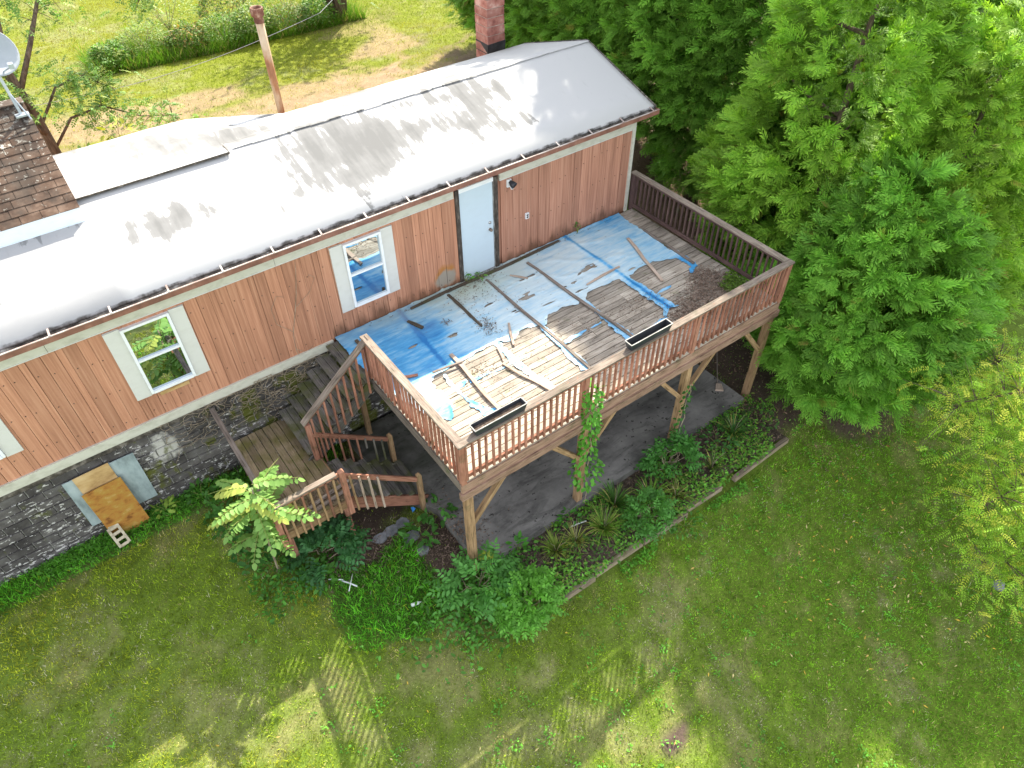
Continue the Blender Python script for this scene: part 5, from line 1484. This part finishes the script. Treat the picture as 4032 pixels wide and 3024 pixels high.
# vine on the middle post
def vine(name, label, x, y, z0, z1, rfun, n, size, col, seed):
    r = np.random.default_rng(seed); t = thing(name, (x, y, z0), label, 'vine')
    f = r.random(n); az = r.random(n) * 6.283; rad = np.array([rfun(q) for q in f]) * np.sqrt(r.uniform(.3, 1, n))
    P = np.stack([x + rad * np.cos(az), y - .03 + rad * np.sin(az) * .8, z0 + f * (z1 - z0)], -1)
    d = np.stack([np.cos(az), np.sin(az), -.5 + 0 * az], -1) + r.normal(0, .4, (n, 3)); U = np.stack([np.cos(az), np.sin(az), .8 + 0 * az], -1) + r.normal(0, .25, (n, 3))
    V, T, C = inst(LEAF, P, d, U, size * r.uniform(.7, 1.25, n)[:, None] * np.array([1, 1.25, 1]), np.array(col) * r.uniform(.65, 1.4, (n, 1)))
    np_mesh('foliage', V, T, C, M['leaf'], t)
    g = G(); g.tube([(x + .05 * math.sin(q * 2), y - .08, z0 - .5 + (z1 - z0 + .5) * q / 8) for q in range(9)], .009, 6); g.build('stem', M['stem'], t)
vine('climbing_vine', 'leafy green vine climbing the middle deck post to the railing', -0.36, -4.50, -2.0, .72, lambda q: (.26 if q < .35 else .10) * (.5 if q < .08 else 1) + .05, 480, .095, (.10, .30, .035), 451)
vine('climbing_vine', 'thin sparse vine on the third deck post', 2.22, -4.50, -2.2, -.75, lambda q: .07 + .05 * math.sin(q * 9), 60, .085, (.05, .17, .03), 452)
# dead vines on the block wall and siding
def dead_vine(label, starts, seed, zlim, x0, steps=26):
    r = np.random.default_rng(seed); t = thing('dead_vine', starts[0], label, 'vine')
    g = G()
    for s in starts:
        for k in range(2):
            p = np.array(s); a = r.uniform(0, 6.28); pts = []
            for i in range(steps):
                pts.append((p[0], p[1] - r.uniform(0, .03), p[2])); a += r.normal(0, .55)
                p = p + np.array([math.cos(a) * .055, 0, math.sin(a) * .045])
                p[2] = min(max(p[2], zlim[0]), zlim[1])
            g.tube(pts, r.uniform(.003, .006), 4, False)
    g.build('stems', M['stem'], t)
dead_vine('tangle of dry vine stems on the block wall beside the landing', [(-6.0 + .13 * i, -.05, -.45 - .05 * (i % 5)) for i in range(20)], 461, (-1.4, -.2), -5)
dead_vine('dry vine stems along the sill above the upper stairs', [(-4.7 + .16 * i, -.06, -.28) for i in range(10)], 462, (-.75, -.15), -4)
def siding_vine():
    t = thing('dead_vine', (-3.78, -.03, -.1), 'dry vine tracing up the siding left of the right window', 'vine')
    g = G()
    g.tube([(-3.72, -.03, -.2), (-3.78, -.03, .1), (-3.75, -.03, .5), (-3.62, -.03, .9), (-3.5, -.03, 1.3), (-3.40, -.03, 1.75), (-3.36, -.03, 2.0)], [.006] * 5 + [.004, .003], 5)
    g.tube([(-3.74, -.03, .55), (-3.98, -.03, .85), (-4.0, -.03, 1.2), (-3.85, -.03, 1.42), (-3.72, -.03, 1.35)], .004, 5)
    g.tube([(-3.55, -.03, 1.05), (-3.25, -.03, 1.25), (-3.1, -.03, 1.5), (-3.2, -.03, 1.6)], .0035, 5)
    g.tube([(-3.78, -.03, .15), (-3.6, -.03, -.05), (-3.45, -.03, .05)], .004, 5)
    g.build('stems', M['stem'], t)
siding_vine()
# ------------------------------------------------------------------ deciduous trees
def leaf_tree(name, label, x, y, zb, limbs, r0, leaves, ll, pairs, L, col, seed, col2=None, spread=.35, cat='tree'):
    """limbs: list of polylines (lists of points); pinnate sprigs are strewn along their outer parts"""
    r = np.random.default_rng(seed); t = thing(name, (x, y, zb), label, cat)
    g = G(); g.smooth = True; tw = []
    for pl, ra in limbs:
        g.tube(pl, [ra * (1 - .75 * i / (len(pl) - 1)) for i in range(len(pl))], 8 if ra > .05 else 6)
        tw.append(np.array(pl, float))
    B = []
    for i in range(leaves):
        pl = tw[r.integers(1 if len(tw) > 1 else 0, len(tw))]; f = r.uniform(.35, 1.0) * (len(pl) - 1); k = min(int(f), len(pl) - 2); p = pl[k] + (pl[k + 1] - pl[k]) * (f - k)
        B.append(p + r.normal(0, spread, 3) * np.array([1, 1, .6]))
    B = np.array(B); n = len(B)
    for i in range(0, n, 6):
        al = np.concatenate([np.linspace(p_[j], p_[j + 1], 5) for p_ in tw for j in range(len(p_) - 1)])
        q = al[np.argmin(((al - B[i]) ** 2).sum(1))]; g.tube([tuple(q), tuple((q + B[i]) / 2 + np.array([0, 0, .03])), tuple(B[i])], [.008, .006, .003], 4, False)
    g.build('trunk', M['bark'], t)
    d = r.normal(0, 1, (n, 3)) * np.array([1, 1, .35]) + np.array([0, 0, -.15])
    cc = np.array(col) * r.uniform(.65, 1.35, (n, 1))
    if col2 is not None: cc = np.where((r.random(n) < .3)[:, None], np.array(col2) * r.uniform(.8, 1.2, (n, 1)), cc)
    P, D, U, S, C = pinnate(B, d, np.array([0, 0, 1.0]) + r.normal(0, .35, (n, 3)), L * r.uniform(.7, 1.25, n), pairs, ll, cc, r, .3, 1.1, False)
    V, T, Cc = inst(SLIM if pairs > 6 else LEAF, P, D, U, S, C)
    np_mesh('crown', V, T, Cc, M['leaf'], t)
    return t
bx, by = -5.75, 7.6
leaf_tree('locust_tree', 'sparse light green tree behind the house at top left', bx, by, -1.0, [
    ([(bx, by, -1.1), (bx + .03, by, 1.0), (bx - .02, by + .05, 2.4), (bx - .15, by, 3.6), (bx - .2, by, 5.2)], .15),
    ([(bx, by, 2.0), (bx - .5, by - .2, 2.8), (bx - 1.1, by - .1, 3.8)], .07),
    ([(bx - .05, by, 3.0), (bx + .5, by + .3, 3.7), (bx + 1.0, by + .8, 4.3), (bx + 1.9, by + 1.2, 4.6), (bx + 2.6, by + 1.5, 4.3)], .06),
    ([(bx - .1, by, 3.4), (bx + .2, by + .6, 4.4), (bx + .9, by + 1.5, 5.0), (bx + 1.6, by + 2.2, 5.2)], .06),
    ([(bx, by, 1.6), (bx + .6, by + .1, 2.15), (bx + 1.3, by + .2, 2.2), (bx + 2.0, by + .1, 1.8), (bx + 2.9, by + .2, 1.55)], .035),
    ([(bx, by, 2.2), (bx + .6, by + .5, 2.7), (bx + 1.2, by + .6, 2.75), (bx + 1.7, by + .5, 2.4)], .035),
    ([(bx, by, 2.6), (bx - .3, by + .8, 3.4), (bx - .2, by + 1.8, 4.0)], .05),
    ([(bx + .9, by + 1.4, 5.0), (bx + 2.2, by + 1.8, 4.9), (bx + 3.0, by + 2.0, 4.2), (bx + 3.3, by + 2.1, 3.4)], .035)],
    .15, 1500, .065, 5, .22, (.14, .27, .06), 471, (.25, .33, .08), .30)
bx, by = 8.3, -10.6
zt = float(gz(bx, by))
leaf_tree('locust_tree', 'yellowing small-leaved tree reaching in at the right edge of the lawn', bx, by, zt, [
    ([(bx, by, zt - .1), (bx, by, zt + 2), (bx - .1, by, zt + 4), (bx, by, zt + 6)], .13),
    ([(bx, by, zt + 2.6), (bx - 1.2, by + .5, zt + 3.1), (bx - 2.3, by + .9, zt + 3.0), (bx - 3.3, by + 1.2, zt + 2.5)], .05),
    ([(bx, by, zt + 3.4), (bx - 1.0, by + 1.1, zt + 3.9), (bx - 1.9, by + 2.0, zt + 3.9), (bx - 2.5, by + 2.6, zt + 3.5)], .05),
    ([(bx, by, zt + 2.0), (bx - 1.4, by + .1, zt + 2.4), (bx - 2.6, by + .2, zt + 2.2), (bx - 3.6, by + .5, zt + 1.5)], .045),
    ([(bx, by, zt + 3.0), (bx - .5, by + 1.6, zt + 3.4), (bx - .7, by + 2.8, zt + 3.3)], .045)],
    .13, 3000, .06, 8, .30, (.24, .42, .035), 472, (.46, .50, .06), .50)
bx, by = 6.2, 18.4
leaf_tree('yard_tree', 'many-stemmed dark trunk tree at the end of the overgrown row', bx, by, -1.0, [
    ([(bx, by, -1.1), (bx + .05, by, .6), (bx - .1, by + .1, 2.2), (bx - .3, by + .2, 4)], .22),
    ([(bx + .2, by, -1.0), (bx + .35, by - .1, .8), (bx + .7, by, 2.6), (bx + 1.1, by, 4.2)], .16),
    ([(bx - .2, by, -1.0), (bx - .4, by, .6), (bx - .8, by, 2.4), (bx - 1.2, by, 4.2)], .14)],
    .2, 700, .09, 5, .3, (.08, .17, .03), 473, (.13, .22, .04), .8)
# overgrown row in the back yard
sh = [(-2.35, 19.2, .8, .8, 'grassy green clump at the left end of the overgrown row'), (-1.0, 19.6, 1.0, 1.1, 'pale green bush, second from the left in the overgrown row'), (.35, 19.1, .9, .9, 'tall weedy bush, third from the left in the overgrown row'),
      (1.7, 19.0, 1.0, 1.0, 'leafy bush, fourth from the left in the overgrown row'), (2.9, 18.9, .9, 1.1, 'dark green bush just left of the pipe in the overgrown row'), (4.2, 18.8, 1.0, .9, 'weedy bush just right of the pipe in the overgrown row'),
      (5.4, 18.6, .9, .9, 'green clump beside the dark trunk in the overgrown row'), (.4, 21.6, 1.3, 1.5, 'larger pale bush behind the overgrown row on the left'), (2.6, 21.0, 1.2, 1.4, 'larger olive bush behind the overgrown row in the middle'), (5.0, 20.6, 1.2, 1.1, 'rusty tinted bush behind the overgrown row near the trunk')]
for i, (x, y, rr, h, lab) in enumerate(sh):
    t = thing('overgrown_bush', (x, y, -1.0), lab, 'bush', 'overgrown row behind the house')
    leaf_blob('foliage', t, (x, y, -1.0 + h * .45), (rr, rr * .8, h * .75), 1500, .12, ((.10, .22, .03), (.17, .27, .06), (.12, .20, .04))[i % 3], 480 + i, SLIM if i % 2 else LEAF, .8, None, ((.24, .30, .09), (.30, .33, .12), (.28, .2, .06))[i % 3])
    stems(t, (x, y, -1.0), [(x + rr * .6 * math.cos(k), y + rr * .5 * math.sin(k), -1 + h * .9) for k in range(6)], .014, None, 'stem', .1)
def tall_grass():
    r = np.random.default_rng(491); n = 16000
    x = r.uniform(-3.2, 7.2, n); y = 18.6 + (x * -.05) + np.abs(r.normal(0, 1.0, n)) - .25
    P = np.stack([x, y, gz(x, y)], -1)
    c = np.array([.11, .24, .02]) * r.uniform(.6, 1.4, (n, 1)); c = np.where((r.random(n) < .15)[:, None], np.array([.33, .29, .12]), c)
    V, T, C = blades(P, r.uniform(.25, .75, n), r.uniform(.018, .03, n), .7, c, 492)
    props(np_mesh('tall_grass', V, T, C, M['grass'], None, (2, 19, -1)), 'tall unmown grass along the overgrown row', 'grass', kind='stuff')
tall_grass()
# gangly weeds that stand up behind the roof edge
for i, (x, h, lab) in enumerate(((-5.5, 3.0, 'leafy weed stalk behind the roof nearest the shingled gable'), (-4.75, 3.4, 'yellow leafy weed stalk behind the left roof, tallest'), (-3.7, 3.0, 'small leafy weed stalk behind the raised roof strip'))):
    t = thing('weed_stalk', (x, 5.6, -1.0), lab, 'weed', 'weed stalks behind the roof')
    r = np.random.default_rng(500 + i)
    g = G(); g.tube([(x, 5.6, -1.05), (x + .05, 5.55, .8), (x + .15, 5.5, h - .9), (x + .3, 5.45, h - .4)], [.012, .01, .006, .004], 6)
    for k in range(5): g.tube([(x + .1, 5.52, h - 1.3 + .1 * k), (x + .1 + r.uniform(-.4, .4), 5.5 + r.uniform(-.2, .2), h - 1.0 + .12 * k)], .004, 4, False)
    g.build('stem', M['stem'], t)
    leaf_blob('foliage', t, (x + .15, 5.5, h - 1.0), (.38, .25, .45), 60, .13, ((.15, .26, .05), (.30, .33, .05), (.22, .33, .05))[i], 510 + i, LEAF, .7)
# ------------------------------------------------------------------ small things
def stick(name, a, b, r0, mat, label, cat, n=8):
    o = G(); o.smooth = True; o.tube([a, tuple((V3(a) + V3(b)) / 2 + V3((0.006, 0.004, .004))), b], r0, n)
    return props(o.build(name, mat, None, a), label, cat)
tim = [(4.60, 2.85, 'mossy timber at the right end of the bed edging, by the conifer'), (2.46, 1.45, 'split timber in the middle of the bed edging'), (1.40, .22, 'timber behind the spilling leaf patch in the bed edging'), (.18, -1.0, 'pale timber of the edging before the lily clumps'), (-1.05, -1.95, 'short timber at the left end of the bed edging')]
for a, b, lab in tim:
    ya = -5.73 + .02 * math.sin(a * 3)
    za, zb_ = float(gz(a, ya)) + .10, float(gz(b, ya)) + .10
    o = G().beam((a, ya, za + .02), (b, ya + .03 * math.cos(a * 5), zb_ + .02), .105, .13, jit=.012).build('landscape_timber', M['timber'], None, ((a + b) / 2, ya, za - .05))
    props(o, lab, 'timber', 'timbers edging the flower bed')
stick('plastic_pipe', (-.83, -4.74, -2.74), (-.50, -4.83, -2.72), .014, M['pvc'], 'thin white plastic pipe lying in the mulch of the flower bed', 'pipe')
stick('white_stick', (-5.17, -3.07, float(gz(-5.17, -3.07)) + .05), (-4.95, -3.22, float(gz(-4.95, -3.22)) + .06), .012, M['pvc'], 'white stick nearest the rounded weed by the landing', 'stick')
stick('white_stick', (-4.98, -3.22, float(gz(-4.98, -3.22)) + .06), (-4.80, -3.46, float(gz(-4.8, -3.46)) + .06), .014, M['pvc'], 'thicker white stick at the edge of the long grass', 'stick')
stick('white_stick', (-4.97, -3.48, float(gz(-4.97, -3.48)) + .09), (-4.76, -3.22, float(gz(-4.76, -3.22)) + .09), .008, M['pvc'], 'thin white stick crossing over the thicker one', 'stick')
z_ = float(gz(-4.08, -4.3)) + .05
g = G(); g.smooth = True; g.lathe((-4.17, -4.27, z_), [(0.0, 0), (.032, .005), (.034, .03), (.031, .08), (.034, .13), (.018, .165), (.012, .17), (.012, .195), (0, .197)], 14, (.9, -.25, .05))
props(g.build('plastic_bottle', M['bottle'], None, (-4.1, -4.3, z_ - .03)), 'clear crushed plastic bottle at the edge of the long grass', 'bottle')
z_ = float(gz(5.84, -10.34))
g = G(); g.smooth = True
prf = [(0, -.05), (.10, -.04), (.13, .03), (.10, .10), (.04, .14), (0, .145)]
g.lathe((5.84, -10.34, z_), prf, 9); g.v = [(a + random.uniform(-.012, .012), b + random.uniform(-.02, .02), c + random.uniform(-.012, .012)) for a, b, c in g.v]
props(g.build('rock', M['stone'], None, (5.84, -10.34, z_)), 'grey rock on the lawn near the right photo edge', 'rock')
for k, (x, y, a, lab) in enumerate(((-3.69, -2.72, .16, 'grey stepping stone nearest the lower stair'), (-3.43, -3.05, .17, 'largest blue-grey stepping stone in the grass'), (-3.96, -2.76, .15, 'leftmost grey stepping stone'), (-3.42, -2.66, .14, 'grey stepping stone half hidden under the broad leaves'), (-3.41, -3.45, .13, 'grey stepping stone sunk in the long grass'))):
    n = 7; z_ = float(gz(x, y))
    o = G().prism([(x + a * (1.2 if q % 2 else .95) * math.cos(q * 6.283 / n + k), y + a * .75 * math.sin(q * 6.283 / n + k)) for q in range(n)], z_ - .05, z_ + .05).build('stepping_stone', M['stone'], None, (x, y, z_))
    props(o, lab, 'stone', 'stepping stones by the stairs')
g = G(); g.poly([(-3.14, -2.62, -2.72), (-3.05, -2.6, -2.68), (-3.06, -2.53, -2.73), (-3.12, -2.52, -2.66), (-3.09, -2.57, -2.62)], [(0, 1, 4), (1, 2, 4), (2, 3, 4), (3, 0, 4)], [(0, 0)] * 5)
props(g.build('plastic_scrap', M['bluep'], None, (-3.1, -2.57, -2.75)), 'crumpled scrap of bright blue plastic below the lower stair', 'scrap')
# old broom on the patio
t = thing('broom', (4.2, -3.9, -2.58), 'old broom lying on the patio by the conifer', 'broom')
g = G(); g.tube([(4.28, -3.85, -2.575), (4.9, -3.2, -2.30)], .012, 7); g.build('handle', M['grey'], t)
G().beam((4.30, -3.87, -2.575), (4.16, -4.02, -2.58), .12, .035, taper=1.5).build('bristles', M['pale'], t)
# overhead wire
g = G()
pts = [(-7.5 + 9.5 * i / 14, 9.6 + .4 * i / 14, 2.05 + .25 * (i / 14) ** 2 - .35 * math.sin(i / 14 * 3.14)) for i in range(15)] + [(2.0 + i * 6, 10 + i * 5.0, 2.3 + i * .6) for i in range(1, 4)]
g.tube(pts, .007, 5, False)
props(g.build('overhead_wire', M['wire'], None, (-1, 10, 2)), 'thin grey wire strung across the yard behind the roof', 'wire')
# ------------------------------------------------------------------ litter on the deck and beds (uncountable)
def litter(name, label, pts, size, col, seed, cat='leaves', tm=SLIM, upz=.6, mat='litter'):
    r = np.random.default_rng(seed); n = len(pts)
    d = r.normal(0, 1, (n, 3)) * np.array([1, 1, .35]); U = np.array([0, 0, upz]) + r.normal(0, .5, (n, 3))
    V, T, C = inst(tm, pts, d, U, size * r.uniform(.5, 1.3, n), np.array(col) * r.uniform(.5, 1.6, (n, 1)))
    props(np_mesh(name, V, T, C, M[mat], None, tuple(pts.mean(0))), label, cat, kind='stuff')
def in_poly(poly, n, seed, soft=.08):
    r = np.random.default_rng(seed); P = np.array(poly); lo, hi = P.min(0), P.max(0)
    x = r.uniform(lo[0], hi[0], n * 4); y = r.uniform(lo[1], hi[1], n * 4); s = psdf(x, y, poly)
    k = (s + r.normal(0, soft, len(x))) > 0
    return x[k][:n], y[k][:n], s[k][:n]
PILE = [(4.02, -2.64), (4.34, -2.74), (4.62, -3.3), (4.55, -4.2), (3.8, -4.2), (3.0, -4.1), (2.61, -3.85), (2.49, -3.49), (2.82, -3.35), (3.31, -3.19), (3.77, -2.95)]
x, y, s = in_poly(PILE, 7000, 601, .12); r = np.random.default_rng(602)
litter('leaf_litter', 'brown heap of dead needles in the right front deck corner', np.stack([x, y, .008 + np.clip(s, 0, .4) * .22 * r.random(len(x))], -1), .055, (.21, .155, .125), 603)
x, y, s = in_poly([(4.66, -3.2), (4.66, -3.75), (4.3, -3.95), (4.05, -3.75), (4.1, -3.45)], 1500, 604, .06)
litter('moss_patch', 'green moss and seedlings on the debris in the right deck corner', np.stack([x, y, .05 + .07 * np.random.default_rng(1).random(len(x))], -1), .05, (.11, .19, .03), 605, 'moss', LEAF, .8, 'leaf')
pp = []
for cx, cy, sx, sy, n in ((-.45, -1.55, .10, .16, 260), (-.2, -.55, .35, .25, 160), (.25, -.28, .25, .1, 200), (-1.05, -.95, .05, .05, 50), (.2, -.9, .5, .3, 60), (-1.2, -2.5, .25, .12, 150), (1.1, -2.6, .5, .3, 90), (2.4, -2.75, .3, .1, 160), (1.8, -3.0, .9, .5, 160), (-.2, -3.1, .8, .5, 140), (2.6, -3.2, .4, .3, 200), (1, -.13, 1.6, .03, 260), (-1, -3.2, .6, .5, 90)):
    q = np.random.default_rng(int(1000 + cx * 37 + n)); pp.append(np.stack([q.normal(cx, sx, n), np.clip(q.normal(cy, sy, n), -4.3, -.05), .02 + .03 * q.random(n)], -1))
litter('deck_debris', 'scattered dead leaf crumbs over tarp and deck boards', np.concatenate(pp), .045, (.13, .085, .065), 606)
q = np.random.default_rng(607); n = 2600
P = np.stack([q.uniform(BED[0], BED[1], n), q.uniform(BED[2], BED[3], n), -2.76 + .04 * q.random(n)], -1)
litter('bed_litter', 'dead leaves and twigs over the mulch of the flower bed', P, .07, (.17, .12, .09), 608)
n = 2600; x = np.concatenate([q.normal(-4.5, .42, n // 2), q.normal(-2.95, .35, n // 2)]); y = np.concatenate([q.normal(-2.85, .25, n // 2), q.normal(-3.75, .5, n // 2)])
litter('twig_litter', 'dead twigs and leaves on the bare soil around the lower stair', np.stack([x, y, np.maximum(gz(x, y) + .02, np.where((x > SLAB[0]) & (y > SLAB[2]), -2.59, -9)) + .03 * q.random(n)], -1), .07, (.16, .115, .09), 609)
n = 900; x = q.uniform(-5.4, -4.3, n); y = q.uniform(-2.55, -2.1, n)
litter('landing_debris', 'dead leaves caught along the outer landing rail', np.stack([x, y, LZ + .01 + .03 * q.random(n)], -1), .05, (.15, .11, .085), 610)
n = 3500; x = q.uniform(4.6, 9, n); y = q.uniform(-7, 6, n)
litter('needle_litter', 'brown needle litter on the ground under the conifers', np.stack([x, y, gz(x, y) + .02 + .03 * q.random(n)], -1), .07, (.22, .15, .10), 611)

def bed_cover():
    q = np.random.default_rng(621); n = 9500
    x = q.uniform(BED[0], BED[1] + .3, n); y = q.uniform(BED[2] - .15, BED[3] + .05, n)
    k = fbm(x, y, 1.6, 71, 3) + q.normal(0, .05, n) > .44
    x, y = x[k], y[k]; n = len(x)
    P = np.stack([x, y, -2.76 + .16 * q.random(n)], -1)
    d = q.normal(0, 1, (n, 3)) * np.array([1, 1, .3]); U = np.array([0, 0, 1.0]) + q.normal(0, .35, (n, 3))
    c = np.array([.13, .33, .04]) * q.uniform(.4, 1.5, (n, 1)); c = np.where((q.random(n) < .2)[:, None], np.array([.22, .28, .06]), c)
    V, T, C = inst(LEAF, P, d, U, q.uniform(.04, .09, n), c)
    props(np_mesh('ground_cover', V, T, C, M['leaf'], None, (1, -5.1, -2.8)), 'low tangled leafy ground cover in the flower bed', 'plants', kind='stuff')

bed_cover()
def weed_cover(name, label, n, fx, col, seed, h=.18, size=(.05, .12)):
    q = np.random.default_rng(seed); x, y, k = fx(q, n); x, y = x[k], y[k]; n = len(x)
    P = np.stack([x, y, gz(x, y) + .02 + h * q.random(n)], -1)
    d = q.normal(0, 1, (n, 3)) * np.array([1, 1, .3]); U = np.array([0, 0, 1.0]) + q.normal(0, .35, (n, 3))
    c = np.array(col) * q.uniform(.5, 1.5, (n, 1))
    V, T, C = inst(LEAF, P, d, U, q.uniform(*size, n), c)
    props(np_mesh(name, V, T, C, M['leaf'], None, tuple(P.mean(0))), label, 'plants', kind='stuff')
def fx1(q, n):
    x = q.uniform(-6.9, -4.2, n); y = q.uniform(-3.3, -.2, n)
    edge = np.maximum((-5.45 - x) / .9, (-2.45 - y) / .75) + q.normal(0, .15, n)
    return x, y, (edge > 0) & (edge < .95 + .5 * (fbm(x, y, 2, 631, 3) - .5)) & ~((x > -4.75) & (y < -2.6))
weed_cover('weed_patch', 'dense dark weeds around the foot of the landing', 3600, fx1, (.075, .22, .03), 632)
def fx2(q, n):
    x = q.normal(-2.7, .75, n); y = q.normal(-4.95, .38, n)
    return x, y, ~((x > SLAB[0]) & (y > SLAB[2])) & (y > -5.9)
weed_cover('weed_patch', 'tangled weeds under the bushes at the corner post', 2200, fx2, (.10, .28, .04), 633)
def fx3(q, n):
    x = q.uniform(-10, -6.2, n); y = -.08 - np.abs(q.normal(0, .22, n))
    return x, y, fbm(x, y, 1.5, 641, 3) > .42
weed_cover('weed_patch', 'low weeds along the foot of the block wall', 2400, fx3, (.08, .23, .025), 634, .1, (.03, .08))
def fx4(q, n):
    x = q.uniform(-.5, 4.4, n); y = -5.85 - np.abs(q.normal(0, .12, n))
    return x, y, fbm(x, y, 1.2, 651, 3) > .48
weed_cover('weed_patch', 'small bright weeds along the outside of the bed timbers', 1500, fx4, (.12, .33, .035), 635, .1, (.03, .08))

def lawn_weeds():
    q = np.random.default_rng(661); n0 = 1500
    cx = q.uniform(-12, 8, n0); cy = q.uniform(-12, -3.2, n0); k = (fbm(cx, cy, .9, 671, 3) > .47) & ~((cx > -3.2) & (cy > -6.0)); cx, cy = cx[k], cy[k]
    per = 9; x = np.repeat(cx, per) + q.normal(0, .045, len(cx) * per); y = np.repeat(cy, per) + q.normal(0, .045, len(cx) * per); n = len(x)
    P = np.stack([x, y, gz(x, y) + .02 + .035 * q.random(n)], -1)
    d = q.normal(0, 1, (n, 3)) * np.array([1, 1, .25]); U = np.array([0, 0, 1.0]) + q.normal(0, .3, (n, 3))
    c = np.repeat(np.array([.12, .34, .035]) * q.uniform(.6, 1.4, (len(cx), 1)), per, 0) * q.uniform(.7, 1.3, (n, 1))
    V, T, C = inst(LEAF, P, d, U, q.uniform(.025, .06, n), c)
    props(np_mesh('lawn_weeds', V, T, C, M['leaf'], None, (-2, -7, -3.3)), 'clover and small weeds dotted through the lawn', 'plants', kind='stuff')
lawn_weeds()
